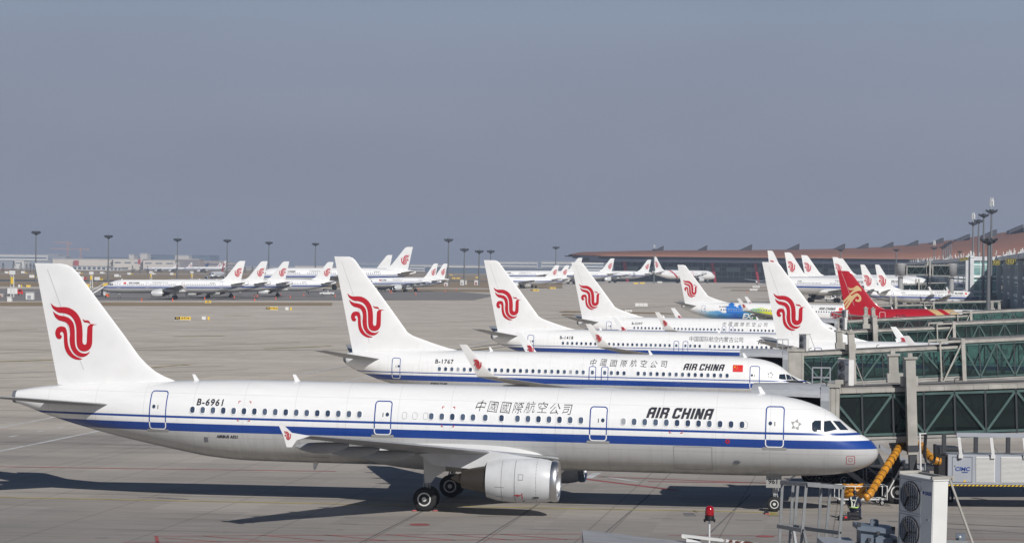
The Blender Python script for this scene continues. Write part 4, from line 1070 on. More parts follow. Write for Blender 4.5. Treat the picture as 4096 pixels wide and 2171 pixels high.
for i, (px, yt, s) in enumerate([(143, 927, 7.6), (433, 943, 7.0), (709, 956, 6.6), (908, 960, 6.4), (1075, 969, 6.1), (1261, 974, 5.8), (1793, 957, 7.2), (1857, 996, 7.0), (1916, 1003, 7.0), (1962, 1003, 6.4), (2223, 988, 5.6)]):
    mast_px(px, yt, s, 'tall dark floodlight mast on the left apron, %s from the left' % names[i])
for i, (px, yt, s, an, lb) in enumerate([(3891, 888, 11.2, True, 'floodlight mast with aerials on top, leftmost of four tall ones above the pier'), (3913, 878, 11.8, False, 'floodlight mast second from the left of four above the pier'), (3933, 855, 12.6, False, 'floodlight mast third from the left of four above the pier'), (3964, 838, 14.0, True, 'tallest floodlight mast with white aerial panels on top'),
        (3954, 952, 20.5, False, 'nearest floodlight mast standing in front of the glazed pier'), (3361, 996, 7.5, False, 'thin floodlight mast in front of the rust roof, left of the red tail'), (3584, 996, 7.5, False, 'thin floodlight mast in front of the rust roof, above the hanging footbridge'), (3736, 988, 8.2, True, 'short floodlight mast with an aerial, left of a bunch of six'),
        (2616, 996, 5.6, True, 'floodlight mast with aerials beside the jet with red artwork')]):
    mast_px(px, yt, s, lb, antenna=an, hs=.66)
for k, (px, yt) in enumerate(((3770, 985), (3780, 978), (3788, 973), (3794, 969), (3803, 964), (3838, 1003))):
    mast_px(px, yt, 9.0-.3*k, 'slim floodlight mast in the tight bunch against the rust roof', group='bunched masts', hs=.55)

# ------------------------------------------------------------------ glazed boarding bridges
def tinted(name, tcol, gcol=(.3, .4, .4)):
    m = bpy.data.materials.new(name); m.use_nodes = True; nt = m.node_tree; nt.nodes.clear()
    o = nt.nodes.new('ShaderNodeOutputMaterial'); a = nt.nodes.new('ShaderNodeBsdfTransparent'); a.inputs[0].default_value = (*tcol, 1)
    g = nt.nodes.new('ShaderNodeBsdfGlossy'); g.inputs[0].default_value = (.8, .9, .9, 1); g.inputs['Roughness'].default_value = .03
    f = nt.nodes.new('ShaderNodeFresnel'); f.inputs[0].default_value = 1.35
    d = nt.nodes.new('ShaderNodeBsdfDiffuse'); d.inputs[0].default_value = (*gcol, 1)
    x = nt.nodes.new('ShaderNodeMixShader'); nt.links.new(f.outputs[0], x.inputs[0]); nt.links.new(a.outputs[0], x.inputs[1]); nt.links.new(g.outputs[0], x.inputs[2])
    y = nt.nodes.new('ShaderNodeMixShader'); y.inputs[0].default_value = .03; nt.links.new(x.outputs[0], y.inputs[1]); nt.links.new(d.outputs[0], y.inputs[2])
    nt.links.new(y.outputs[0], o.inputs[0]); return m
M['glass'] = tinted('green_glass', (.46, .59, .57)); M['glassdark'] = tinted('dark_green_glass', (.27, .36, .35))
M['truss'] = mat('green_truss', (.062, .115, .106), .45, noise=(1.2, .3)); M['mullion'] = mat('mullion', (.03, .035, .04), .5); M['floor_dark'] = mat('bridge_floor', (.02, .02, .023), .9)
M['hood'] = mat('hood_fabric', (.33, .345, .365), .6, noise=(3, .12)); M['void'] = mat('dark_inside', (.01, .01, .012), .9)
def tunnel(root, x0, x1, hw, zf, zr, glass, per=3.05, name=''):
    """zf floor, zr roof underside"""
    bm = bmesh.new(); box(bm, x0, x1, -hw-.12, hw+.12, zr, zr+.22); 
    k = x0+.6
    while k < x1: box(bm, k-.03, k+.03, -hw-.14, hw+.14, zr+.02, zr+.235); k += .76
    rr0 = obj('roof', bm, M['cream'], root); bm = bmesh.new(); box(bm, x0+.02, x1-.02, -hw+.05, hw-.05, zr+.22, zr+.30); obj('roof_sheet', bm, M['roofbrown'], rr0)
    bm = bmesh.new(); box(bm, x0, x1, -hw-.10, hw+.10, zf-.32, zf); box(bm, x0+.1, x1-.1, -hw-.16, hw+.16, zf-.12, zf-.04); obj('floor', bm, M['floor2'], root)
    bm = bmesh.new(); box(bm, x0+.05, x1-.05, -hw+.3, hw-.3, zf+.01, zf+.03); obj('carpet', bm, M['floor_dark'], root)
    for sy in (-1, 1):
        bm = bmesh.new(); box(bm, x0+.02, x1-.02, sy*hw-.015, sy*hw+.015, zf+.005, zr-.005); g = obj('glass_wall', bm, glass, root)
        bm = bmesh.new(); n = max(1, round((x1-x0)/per)); dx = (x1-x0)/n; yi = sy*(hw+.07) if sy < 0 else hw-.14
        for i in range(n):
            a = x0+i*dx; bar(bm, (a, yi, zr-.1), (a+dx/2, yi, zf+.1), .12); bar(bm, (a+dx/2, yi, zf+.1), (a+dx, yi, zr-.1), .12)
        box(bm, x0, x1, yi-.05, yi+.05, zr-.2, zr-.08); box(bm, x0, x1, yi-.05, yi+.05, zf+.06, zf+.18)
        obj('truss', bm, M['truss'], g)
        bm = bmesh.new(); box(bm, -.045, .045, sy*(hw+.10)-.03, sy*(hw+.10)+.03, zf, zr); mm = mesh_of('mullion', bm, M['mullion'], False)
        for i in range(2*n+1): q_ = link('mullion', mm, g); q_.location = (x0+i*dx/2, 0, 0)
M['floor2'] = mat('floor_beam', (.34, .33, .31), .6, noise=(1, .3)); M['roofbrown'] = mat('roof_sheet', (.25, .235, .22), .7, noise=(.8, .3))
def ac_unit(loc, rz, label, scale=1.0, rx=0.0):
    R = empty('air_conditioner', loc, rz, label, 'air conditioner', 'outdoor cooling units on the bridge roofs'); R.scale = (scale,)*3; R.rotation_euler = (0, rx, rz)
    def case():
        bm = bmesh.new(); box(bm, -.47, .47, -.17, .17, .05, 1.38)
        bmesh.ops.bevel(bm, geom=bm.edges[:], offset=.012, segments=2, affect='EDGES')
        box(bm, -.40, -.30, -.2, .2, 0, .05); box(bm, .30, .40, -.2, .2, 0, .05)
        box(bm, -.475, .475, -.175, .175, 1.385, 1.41)
        return mesh_of('casing', bm, M['panelw'], False)
    c = link('casing', cached('acc', case), R)
    def grille():
        bm = bmesh.new(); Mq = Matrix.Rotation(pi/2, 4, 'Z')
        for k in range(5):
            r = .05+.05*k
            tube(bm, [(r*cos(2*pi*j/20), -.195, r*sin(2*pi*j/20)) for j in range(21)], .004, 4, False)
        for k in range(-12, 13):
            hh = sqrt(max(0, .262**2-(k*.0205)**2)); bar(bm, (-hh, -.196, k*.0205), (hh, -.196, k*.0205), .005)
        for k in range(-4, 5):
            hh = sqrt(max(0, .262**2-(k*.06)**2)); bar(bm, (k*.06, -.198, -hh), (k*.06, -.198, hh), .006)
        return mesh_of('fan_grille', bm, M['greyp'], False)
    def fanv():
        bm = bmesh.new(); vs = [bm.verts.new((.262*cos(2*pi*j/28), -.176, .262*sin(2*pi*j/28))) for j in range(28)]; bm.faces.new(vs)
        ring = [(.262*cos(2*pi*j/28), -.18, .262*sin(2*pi*j/28)) for j in range(29)]; tube(bm, ring, .014, 6, False)
        for k in range(3):
            a = k*2.09; bar(bm, (0, -.183, 0), (.22*cos(a), -.183, .22*sin(a)), .10, .004)
        return mesh_of('fan', bm, M['black'], False)
    for z in (.40, 1.04):
        f = link('fan', cached('acf', fanv), c); f.location = (-.14, 0, z); g = link('fan_grille', cached('acg', grille), c); g.location = (-.14, 0, z)
    def seam():
        bm = bmesh.new()
        for z in (.10, .70, .745, 1.34): box(bm, -.43, .14, -.176, -.171, z-.006, z+.006)
        for x in (-.43, .14): box(bm, x-.006, x+.006, -.176, -.171, .1, .70); box(bm, x-.006, x+.006, -.176, -.171, .745, 1.34)
        box(bm, .30, .38, -.178, -.17, .66, .69)
        return mesh_of('panel_seams', bm, M['greyp'], False)
    link('panel_seams', cached('acs', seam), c)
    def lg():
        bm = text2d('GREE', .085, 0, .003)
        for v in bm.verts: v.co = (.34+v.co.x*.9, -.179, 1.14+v.co.y)
        vs = [bm.verts.new((.215+.022*cos(k*pi/8), -.179, 1.15+.03*sin(k*pi/8))) for k in range(16)]; bm.faces.new(vs)
        me = bpy.data.meshes.new('maker_mark'); bm.to_mesh(me); bm.free(); me.materials.append(M['blue']); return me
    link('maker_mark', cached('acl', lg), c)
    def br():
        bm = bmesh.new(); bar(bm, (-.5, .25, 1.42), (.5, .25, 1.42), .05); bar(bm, (-.45, -.2, 1.44), (-.45, .3, 1.44), .05)
        bar(bm, (.45, .2, 1.42), (.62, .75, .0), .035); bar(bm, (-.45, .2, 1.42), (-.5, .75, .0), .035); bar(bm, (.45, -.2, 1.44), (.45, .3, 1.44), .05)
        return mesh_of('bracket', bm, M['cream'], False)
    link('bracket', cached('acb', br), R)
    return R
def railing_bm(w_, d, h):
    bm = bmesh.new()
    for x in (0, w_/2, w_):
        for y in (0, d): bar(bm, (x, y, 0), (x, y, h), .05)
    for z in (h, h*.5):
        bar(bm, (0, 0, z), (w_, 0, z), .045); bar(bm, (0, d, z), (w_, d, z), .045); bar(bm, (0, 0, z), (0, d, z), .045); bar(bm, (w_, 0, z), (w_, d, z), .045)
    return bm
def bridge(A, yaw, slope, L1, L2, label, glass, col_x=8.3, ground=True, door=None, unit=None, ux=.95, stairs=True, col_h=1.7, n_col=2):
    """A: floor point at the aircraft end; inner tunnel L1 then the wider outer tunnel L2"""
    R = empty('boarding_bridge', A, 0, label, 'jet bridge', 'glazed boarding bridges'); R.rotation_euler = (0, -slope, yaw)
    Hn = 2.28
    tunnel(R, 0, L1, 1.45, 0, Hn, glass)
    tunnel(R, L1-.2, L1+L2, 1.78, -.25, Hn+.42, glass)
    for x, hw, z0, z1 in ((0.0, 1.56, -.25, Hn+.35), (L1-.1, 1.86, -.5, Hn+.78)):
        bm = bmesh.new()
        for sy in (-1, 1): box(bm, x-.16, x+.16, sy*hw-.13, sy*hw+.13, z0, z1)
        box(bm, x-.16, x+.16, -hw, hw, z1-.2, z1+.02)
        if x == 0.0: obj('portal_frame', bm, M['cream'], R)
    # open braced end frame of the outer tunnel
    for sy in (-1, 1):
        bar(bm, (L1-1.9, sy*1.86, -.45), (L1-.1, sy*1.86, Hn+.6), .12); box(bm, L1-2.0, L1-.1, sy*1.86-.06, sy*1.86+.06, Hn+.5, Hn+.7); box(bm, L1-2.0, L1-.1, sy*1.86-.06, sy*1.86+.06, -.5, -.36); box(bm, L1-2.06, L1-1.94, sy*1.86-.06, sy*1.86+.06, -.5, Hn+.7)
    obj('end_frame', bm, M['cream'], R)
    if door:
        dx_, dy_, yw_, cabw = door
        Fm = Matrix.Translation((dx_, dy_, A[2])) @ Matrix.Rotation(-yw_, 4, 'Z')
        Rm = (Matrix.Translation(A) @ Matrix.Rotation(yaw, 4, 'Z') @ Matrix.Rotation(-slope, 4, 'Y')).inverted()
        def put(o): o.matrix_local = Rm @ Fm; return o
        bm = bmesh.new(); box(bm, 2.62, cabw, .2, 4.2, -.3, 2.72); box(bm, -1.2, 2.62, 1.6, 4.2, -.3, 2.62); box(bm, 2.5, cabw+.06, .1, 4.3, 2.72, 2.9); box(bm, 2.9, 3.3, .3, .6, 2.9, 3.1)
        for xx in (2.75, cabw-.1): box(bm, xx-.06, xx+.06, .17, .2, -.3, 2.7)
        put(obj('cab', bm, M['cream'], R))
        bm = bmesh.new(); prof = [(-1.25, 2.42), (-1.0, 2.60), (-.5, 2.74), (0, 2.80), (1.7, 2.82)]; pts = []
        for i, (y, z) in enumerate(prof[:-1]):
            y2, z2 = prof[i+1]
            for k in range(4): t = k/4; pts.append((y+(y2-y)*t, z+(z2-z)*t+(.025 if k % 2 else -.025)))
        pts.append(prof[-1]); ring = pts+[(y, z-.14) for y, z in pts][::-1]
        for xa, xb, da, db in ((-1.25, .6, .0, .05), (.6, 2.2, .05, .0)):
            A_ = [bm.verts.new((xa, y, z+da)) for y, z in ring]; B_ = [bm.verts.new((xb, y, z+db)) for y, z in ring]; n = len(ring)
            for k in range(n): bm.faces.new((A_[k], A_[(k+1) % n], B_[(k+1) % n], B_[k]))
            bm.faces.new(A_); bm.faces.new(B_[::-1])
        poly_prism(bm, [(-1.3, 2.1), (-1.25, 2.5), (-.7, 2.78), (1.5, 2.84), (1.5, -.3), (-.2, -.3), (-.7, .8)], 2.2, 2.62, 'x')
        put(obj('hood', bm, M['hood'], R))
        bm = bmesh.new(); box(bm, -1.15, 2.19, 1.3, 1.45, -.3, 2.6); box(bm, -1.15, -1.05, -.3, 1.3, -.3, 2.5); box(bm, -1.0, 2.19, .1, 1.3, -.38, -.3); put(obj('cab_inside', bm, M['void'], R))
        rl = obj('railing', railing_bm(.9, .8, 1.0), M['greyp'], R); rl.matrix_local = Rm @ Fm @ Matrix.Translation((1.7, 2.0, 2.9 if cabw < 2.6 else 2.62))
    # lift columns and bogie
    if ground:
        zg = -(A[2]+col_x*math.tan(slope))+gz(A[1])
        bm = bmesh.new()
        for sy in (-1, 1)[:n_col]:
            y = sy*2.25; col = bmesh.new()
            box(col, col_x-.25, col_x+.25, y-.22, y+.22, -.9, Hn+col_h); box(col, col_x-.34, col_x+.34, y-.30, y+.30, Hn+col_h, Hn+col_h+.1); box(col, col_x-.12, col_x+.12, y-.1, y+.1, Hn+col_h+.1, Hn+col_h+.3)
            box(col, col_x-.42, col_x+.42, y-.34*sy-.2, y-.34*sy+.2, Hn+.3, Hn+.8)
            c = obj('lift_column', col, M['cream'], R)
            c2 = bmesh.new(); box(c2, col_x-.19, col_x+.19, y-.17, y+.17, zg+.9, -.88); obj('inner_column', c2, M['darksteel'], c)
        box(bm, col_x-.28, col_x+.28, -2.5, 2.5, -.75, -.42); box(bm, col_x-.3, col_x+.3, -2.3, 2.3, zg+.75, zg+1.15); box(bm, col_x-1.1, col_x+1.1, -.5, .5, zg+.5, zg+.95)
        obj('bogie_frame', bm, M['darksteel'], R)
        for sy in (-1, 1):
            for dx in (-.62, .62):
                wt, wr = cached(('wheel', .62), lambda: wheel_meshes(.62, .42)); o = link('wheel', wt, R); o.location = (col_x+dx, sy*1.0, zg+.62); link('rim', wr, o)
        if stairs:
            bm = bmesh.new(); x0_, y0_ = -1.0, 1.9
            for sy in (0, .9): bar(bm, (x0_, y0_+sy, -.1), (x0_+4.2, y0_+sy, zg+.1), .12, .22); bar(bm, (x0_, y0_+sy, .95), (x0_+4.2, y0_+sy, zg+1.1), .05)
            for k in range(14): t = k/14; box(bm, x0_+4.2*t, x0_+4.2*t+.26, y0_, y0_+.9, -.1+(zg+.1)*t, -.06+(zg+.1)*t)
            for k in range(6):
                t = k/5
                for sy in (0, .9): bar(bm, (x0_+4.2*t, y0_+sy, -.1+(zg+.2)*t), (x0_+4.2*t, y0_+sy, .95+(zg+.15)*t), .045)
            obj('service_stair', bm, M['greyp'], R)
    # cable trays, lamps and conduits on the roof
    for k in range(7):
        bm = bmesh.new(); x = .8+k*(L1+L2)/7; zz = Hn+.25+(.42 if x > L1 else 0); tube(bm, [(x, -1.0, zz), (x+.05, -1.0, zz+.3), (x+.25, -1.0, zz+.36)], .03, 6); obj('roof_lamp', bm, M['darksteel'], R)
    bm = bmesh.new(); tube(bm, [(-1.2, -1.2, Hn+.70), (-.6, -1.25, Hn+.85), (-.1, -1.3, Hn+.5), (.4, -1.3, Hn+.34), (L1-.4, -1.3, Hn+.34)], .04, 6)
    obj('roof_conduit', bm, M['darksteel'], R)
    if unit:
        Mw = Matrix.Translation(A) @ Matrix.Rotation(yaw, 4, 'Z') @ Matrix.Rotation(-slope, 4, 'Y')
        ac_unit(tuple(Mw @ Vector((ux, -.6, Hn+.31))), yaw-radians(62), unit)
    return R
def dr(X, D, yaw, xd, wy, cabw): return (X-xd*cos(yaw)+wy*sin(yaw), D+xd*sin(yaw)+wy*cos(yaw), yaw, cabw)
bridge((16.45, 131.6, 3.38), radians(2.5), .038, 16, 24, 'dark glazed boarding bridge at the nose of the nearest airliner', M['glassdark'], unit='white twin-fan cooling unit on the roof of the nearest glazed bridge', col_x=4.0, door=dr(18.194, 125.263, .1426, 5.06, 1.95, 3.1))
bridge((23.7, 209.0, 2.66), radians(5), .055, 13.6, 26, 'green glazed boarding bridge behind the nearest one, with a jet showing through its panes', M['glass'], unit='white twin-fan cooling unit on the second glazed bridge, beside the big white tail', col_x=4.1, ux=.5, door=dr(24.33, 203.11, .119, 4.75, 1.85, 3.9))
bridge((35.2, 281.5, 2.66), radians(5), .05, 14, 26, 'glazed boarding bridge showing between the white tail and the red jet', M['glass'], unit='white twin-fan cooling unit on the third glazed bridge, near the parked van', col_x=4.9, ux=1.7, door=dr(35.8, 276.05, .117, 4.75, 1.85, 3.9))
bridge((46.6, 355.5, 2.40), radians(5), .055, 18, 24, 'glazed boarding bridge directly in front of the red jet', M['glass'], unit='small white cooling unit on the bridge in front of the red jet', col_x=3.9, ux=.2, door=dr(47.2, 350.05, .122, 4.75, 1.85, 3.9))
bridge((72.0, 516.5, 2.3), radians(4), .03, 14, 14, 'glazed boarding bridge rising behind the red jet towards the pier', M['glass'], unit='small white cooling unit on the bridge behind the red jet', col_x=6, door=dr(72.58, 511.2, .132, 4.75, 1.85, 3.9))
bridge((86, 470, 2.0), radians(6), .03, 9, 4, 'short glazed boarding bridge low in front of the B-5341 jet', M['glass'], col_x=4, stairs=False)
bridge((125.6, 815, 5.1), radians(2), .02, 8, 6, 'far glazed boarding bridge behind the body of the B-5341 jet', M['glassdark'], col_x=5, stairs=False)
bridge((121.2, 779, 10.9), radians(0), .0, 8, 5, 'high glazed footbridge hung between two round towers in front of the rust roof', M['glassdark'], col_x=7, stairs=False)
M['drum'] = mat('drum_grey', (.36, .36, .36), .55, noise=(.8, .15))
def rotunda(X, D, z0, z1, r, label, dm='drum'):
    o = empty('bridge_rotunda', (X, D, gz(D)), 0, label, 'round tower', 'round bridge towers')
    bm = bmesh.new(); Mz = Matrix.Rotation(-pi/2, 4, 'Y'); g = gz(D)
    lathe(bm, [(z0-g, r*.96), (z0-g, r), (z1-g-.2, r), (z1-g, r*1.04), (z1-g+.2, r*1.04), (z1-g+.25, r*.5)], 32, Mz); obj('drum', bm, M['drum'], o, True); 
    bm = bmesh.new(); lathe(bm, [(0, r*.45), (z0-g, r*.45)], 20, Mz); box(bm, -r*.8, r*.8, -r*.8, r*.8, z0-g-.5, z0-g); obj('pillar', bm, M['drum'], o)
rotunda(119.5, 779, 10.6, 14.0, 1.7, 'round drum tower at the left end of the hanging footbridge')
rotunda(135.2, 779, 10.6, 14.1, 1.7, 'round drum tower at the right end of the hanging footbridge')
rotunda(147.5, 778, 2.4, 4.7, 1.5, 'round drum tower at the foot of the pier beside the nearest mast')
rotunda(131.0, 672, 1.4, 4.6, 1.3, 'large round drum tower lowest on the pier at the right edge')
# ------------------------------------------------------------------ glazed pier
M['pierglass'] = mat('pier_glass', (.24, .42, .40), .06, spec=.9, coat=1.0, noise=(.16, .8, (1, 1, 2))); M['blind'] = mat('blind', (.6, .76, .72), .6); M['slab'] = mat('floor_edge', (.78, .84, .82), .6); M['pcol'] = mat('pier_column', (.66, .67, .68), .5, noise=(.4, .12)); M['signback'] = mat('gate_sign', (.022, .020, .006), .6); M['signtxt'] = mat('sign_text', (.50, .42, .07), .5)
P_ = [(95.0, 420), (134.4, 667), (160.3, 830), (149.9, 830), (162.7, 902), (244.0, 1560)]
pier = empty('glazed_pier', (97, 470, 0), 0, 'long glazed airport pier with grey columns running away along the right edge', 'building')
off = Vector((97, 470, 0)); pier.scale = (1, 1, 1.08)
SEG = [(Vector((*a, 0)), Vector((*b, 0))) for a, b in zip(P_, P_[1:])]
def sv(seg, d, out, z):
    a, b = seg; t = (b-a).normalized(); n = Vector((t.y, -t.x, 0)); q = a+t*d+n*out-off; return Vector((q.x, q.y, z))
def ribbons(name, o0, o1, z0, z1, m, ext=0):
    for sg in SEG:
        L = (sg[1]-sg[0]).length; bm = bmesh.new()
        rows = [[bm.verts.new(sv(sg, d, o, z)) for o, z in ((o0, z0), (o1, z0), (o1, z1), (o0, z1))] for d in (-ext, L+ext)]
        for k in range(4): bm.faces.new((rows[0][k], rows[0][(k+1) % 4], rows[1][(k+1) % 4], rows[1][k]))
        bm.faces.new(rows[0]); bm.faces.new(rows[1][::-1]); obj(name, bm, m, pier)
ribbons('glass_wall', .40, .55, 0, 14.3, M['pierglass'], -.41)
for z in (4.6, 9.2): ribbons('floor_edge', .02, .38, z, z+.75, M['slab'], -.6)
for z in (2.6, 7.4, 12.2): ribbons('transom', .2, .39, z, z+.14, M['slab'], -.62)
for z in (3.3, 8.0, 12.8): ribbons('blind', .22, .38, z, z+.6, M['blind'], -.7)
bm = bmesh.new(); pts = [(p[0]-off.x-1, p[1]-off.y) for p in P_]+[(260, 1090), (260, -50)]
poly_prism(bm, pts, 14.35, 15.6, 'z'); rf = obj('roof', bm, M['pcol'], pier)
for i, sg in enumerate(SEG):
    L = (sg[1]-sg[0]).length; t = (sg[1]-sg[0]).normalized(); Mx_ = Matrix.Rotation(math.atan2(t.y, t.x), 4, 'Z'); st_ = 3.4 if L < 12 else (14 if i < 2 else 40); d = st_
    while d < L-1 and L > 4: bm = bmesh.new(); Mx_.translation = sv(sg, d, .30, 0); box(bm, -.08, .08, -.1, .1, 0, 14.3, Mx_); obj('mullion', bm, M['slab'], pier); d += st_
    ds = {0: [.8, 120], 1: [.8, 60, 112], 2: [.8], 3: [.6]}.get(i, [.8, 160, 320, 480])
    for d in ds:
        if d > L: continue
        bm = bmesh.new(); Mx_.translation = sv(sg, d, -.4, 0); box(bm, -.75, .75, -.9, .79, 0, 15.9, Mx_)
        for z in (4.0, 8.5, 12.9): box(bm, -.78, .78, -.93, .7, z, z+.12, Mx_)
        obj('column', bm, M['pcol'], pier)
bm = bmesh.new(); box(bm, 150.0-off.x, 151.2-off.x, 829-off.y, 830.6-off.y, 0, 15.9)
for z in (4.0, 8.5, 12.9): box(bm, 149.96-off.x, 151.24-off.x, 828.96-off.y, 830.6-off.y, z, z+.12)
obj('column', bm, M['pcol'], pier)
def gate_sign(px0, px1, y0, y1, D, txt, lb):
    a = wp(px0, y1, D); b = wp(px1, y0, D); w_, h = b.x-a.x, b.z-a.z
    o = empty('gate_sign', ((a.x+b.x)/2, D, a.z), 0, lb, 'sign', 'hanging gate number signs')
    bm = bmesh.new(); box(bm, -w_/2, w_/2, 0, .35, 0, h); box(bm, -w_/2-.05, w_/2+.05, .02, .33, -.05, 0); box(bm, w_/2, w_/2+2.2, .1, .25, h*.7, h*.8); obj('panel', bm, M['signback'], o)
    bm = text2d(txt, h*.85, 0, h*.01)
    for v in bm.verts: v.co = (v.co.x, -.02, h/2+v.co.y)
    me = bpy.data.meshes.new('number'); bm.to_mesh(me); bm.free(); me.materials.append(M['signtxt']); link('number', me, o)
    bm = bmesh.new()
    for x0_, x1_, z0_, z1_ in ((-w_/2, w_/2, h-.04, h), (-w_/2, w_/2, 0, .08), (-w_/2, -w_/2+.08, 0, h), (w_/2-.08, w_/2, 0, h)): box(bm, x0_, x1_, -.03, -.005, z0_, z1_)
    obj('frame', bm, M['signtxt'], o)
gate_sign(4023, 4062, 1034, 1056, 636, '322', 'yellow and black hanging sign with the number 322')
gate_sign(3968, 3999, 1040, 1060, 735, '320', 'yellow and black hanging sign with the number 320')
gate_sign(3855, 3873, 1029, 1040, 815, '413', 'small yellow hanging sign with the number 413')
gate_sign(3838, 3854, 1033, 1043, 818, '411', 'small yellow hanging sign with the number 411')
def rlight():
    bm = bmesh.new(); bar(bm, (0, 0, 0), (0, 0, .9), .08); box(bm, -.13, .13, -.1, .1, .7, 1.5); box(bm, .22, .42, -.08, .08, .35, .9); bar(bm, (0, 0, .5), (.35, 0, .5), .05)
    return mesh_of('roof_floodlight', bm, M['panelw'], False)
rm = rlight(); k = 0
for i, n in ((1, 16), (2, 4), (3, 6), (4, 44)):
    L = (SEG[i][1]-SEG[i][0]).length
    for j in range(n):
        o = link('roof_floodlight', rm); o.location = sv(SEG[i], L*(j+random.uniform(.1, .9))/n, random.uniform(.1, 1.5), 16.84)+off; o.rotation_euler = (0, 0, random.uniform(0, 3)); s_ = random.uniform(.7, 1.4)
        o.scale = (.8, .8, s_)
        tag(o, 'small white floodlight standing on the roof edge of the glazed pier', 'floodlight', 'roof edge floodlights'); k += 1
# ------------------------------------------------------------------ far terminal with the rust coloured roof
M['rust'] = mat('rust_roof', (.25, .110, .066), .6, noise=(.02, .12)); M['soffit'] = mat('soffit', (.018, .022, .045), .6); M['termglass'] = mat('terminal_glass', (.022, .036, .05), .15, noise=(.06, .6, (1, 1, 3))); M['skyl'] = mat('skylight', (.035, .035, .045), .5); M['redcol'] = mat('red_column', (.30, .012, .03), .5)
term = empty('far_terminal', (250, 1975, 1.1), 0, 'huge far terminal under a curved rust coloured roof with dark skylights', 'building')
def zr_(X):
    px = 2048+X*4.82
    tb = [(2278, 22.5), (2317, 24.7), (2600, 26.6), (3000, 27.8), (3300, 29.2), (3500, 31.0), (3700, 34.8), (3870, 39.8), (4096, 47.4), (4400, 54), (5200, 56)]
    for a, b in zip(tb, tb[1:]):
        if px <= b[0]: t = max(0, (px-a[0])/(b[0]-a[0])); return a[1]+(b[1]-a[1])*t
    return 56
bm = bmesh.new(); prev = None; n = 60
for i in range(n+1):
    X = 47+(i/n)**1.3*560; k = min(1, (X-47)/22); De = 1970+25*(1-k); zr = zr_(X)
    ze = 21.6+.8*(1-k)
    pr = [(De, ze-.7), (De, ze), (De+30, ze+(zr-ze)*.55), (De+70, ze+(zr-ze)*.85), (2100, zr), (2180, zr-1.5), (2260, ze), (2260, ze-1)]
    row = [bm.verts.new((X-250, y-1975, z-1.1)) for y, z in pr]
    if prev:
        for j in range(len(row)-1): bm.faces.new((prev[j], prev[j+1], row[j+1], row[j]))
    prev = row
roof = obj('roof', bm, M['rust'], term, True)
bm = bmesh.new(); box(bm, 60-250, 360, -2, 280, 15.5, 19.6); box(bm, 52-250, 62-250, 2, 200, 18.6, 19.9); obj('soffit', bm, M['soffit'], term)
bm = bmesh.new(); box(bm, 80-250, 340, 18, 240, 0, 15.5); obj('glass_wall', bm, M['termglass'], term)
bm = bmesh.new()
for k in range(110): x = 80-250+k*4.7; box(bm, x, x+.5, 17.4, 18, 3, 15.5)
for z in (4.5, 8.5, 12): box(bm, 80-250, 340, 17.2, 17.5, z, z+.5)
obj('facade_bars', bm, mat('facade_bar', (.12, .16, .17), .5), term)
bm = bmesh.new()
for k in range(13): x = 88-250+k*16; box(bm, x, x+11, 10, 17, 9.0, 12.0)
obj('balcony', bm, mat('balcony', (.14, .19, .20), .5), term)
for px in (2507, 2862, 3036):
    X = (px-2048)/5.16; bm = bmesh.new(); tube(bm, [(X-250+1.5, 8, 0), (X-250-1.2, 8, 15.5)], [1.0, 1.3], 10); obj('red_column', bm, M['redcol'], term)
for px, y, wd in ((2607, 1008, 43), (2781, 1006, 43), (2958, 1002, 45), (3147, 1000, 45), (3328, 1000, 46), (3421, 997, 47), (3519, 993, 48), (3617, 986, 49), (3717, 976, 50), (3821, 961, 51), (3826, 973, 47), (3928, 943, 51), (3940, 968, 46), (4032, 924, 53), (4036, 934, 53), (4040, 946, 50), (4046, 962, 50), (4060, 978, 50)):
    a = wp(px, y, 2070); L = wd/4.89; o = bmesh.new()
    poly_prism(o, [(-.5, -2.5), (L, -2.5), (L+.6, 5.2), (-.5, .2)], -5, 5); o2 = obj('skylight', o, M['skyl'], roof); o2.location = (a.x-250, a.y-1975, a.z-1.1)
# ------------------------------------------------------------------ distant buildings
M['dpale'] = mat('pale_wall', (.56, .51, .45), .8); M['dgrey'] = mat('grey_wall', (.25, .27, .30), .8); M['dwhite'] = mat('white_wall', (.58, .57, .54), .8); M['dpink'] = mat('tan_wall', (.37, .29, .24), .8); M['dband'] = mat('dark_band', (.09, .12, .17), .6); M['dhill'] = mat('far_roof', (.09, .12, .16), .9); M['dred'] = mat('far_red', (.35, .06, .05), .8)
def fbuild(px0, px1, yt, D, m, lb, bands=0, slots=0, low=False, zb=1.1, depth=60, cat='building', roofm=None, vents=None, name='distant_building'):
    s = FP/D; x0 = (px0-2048)/s; x1 = (px1-2048)/s; zt = CH+(Hz((px0+px1)/2)-yt)/s
    o = empty(name, ((x0+x1)/2, D, zb), 0, lb, cat, 'far buildings'); h = zt-zb; w_ = (x1-x0)/2
    bm = bmesh.new(); box(bm, -w_, w_, 0, depth, 0, h); obj('wall', bm, M[m], o)
    bm = bmesh.new(); box(bm, -w_-1, w_+1, -1, depth+1, h, h+max(.5, h*.035)); obj('roof', bm, M[roofm or 'dwhite'], o)
    for k in range(bands):
        bm = bmesh.new(); z = h*(.18+.8*k/max(1, bands)); box(bm, -w_*.98, w_*.98, -.4, 0, z, z+h*.35/bands); obj('window_band', bm, M['dband'], o)
    for k in range(slots):
        bm = bmesh.new(); x = -w_+2*w_*(k+.18)/slots; box(bm, x, x+2*w_*.62/slots, -.4, 0, h*(.62 if not low else .25), h*(.72 if not low else .8)); obj('window', bm, M['dband'], o)
    return o
fbuild(-300, 190, 1018, 5200, 'dwhite', 'long pale building with dark window bands at the left edge of the skyline', bands=3)
fbuild(192, 233, 1019, 5100, 'dgrey', 'dark grey block beside the long banded building', slots=5)
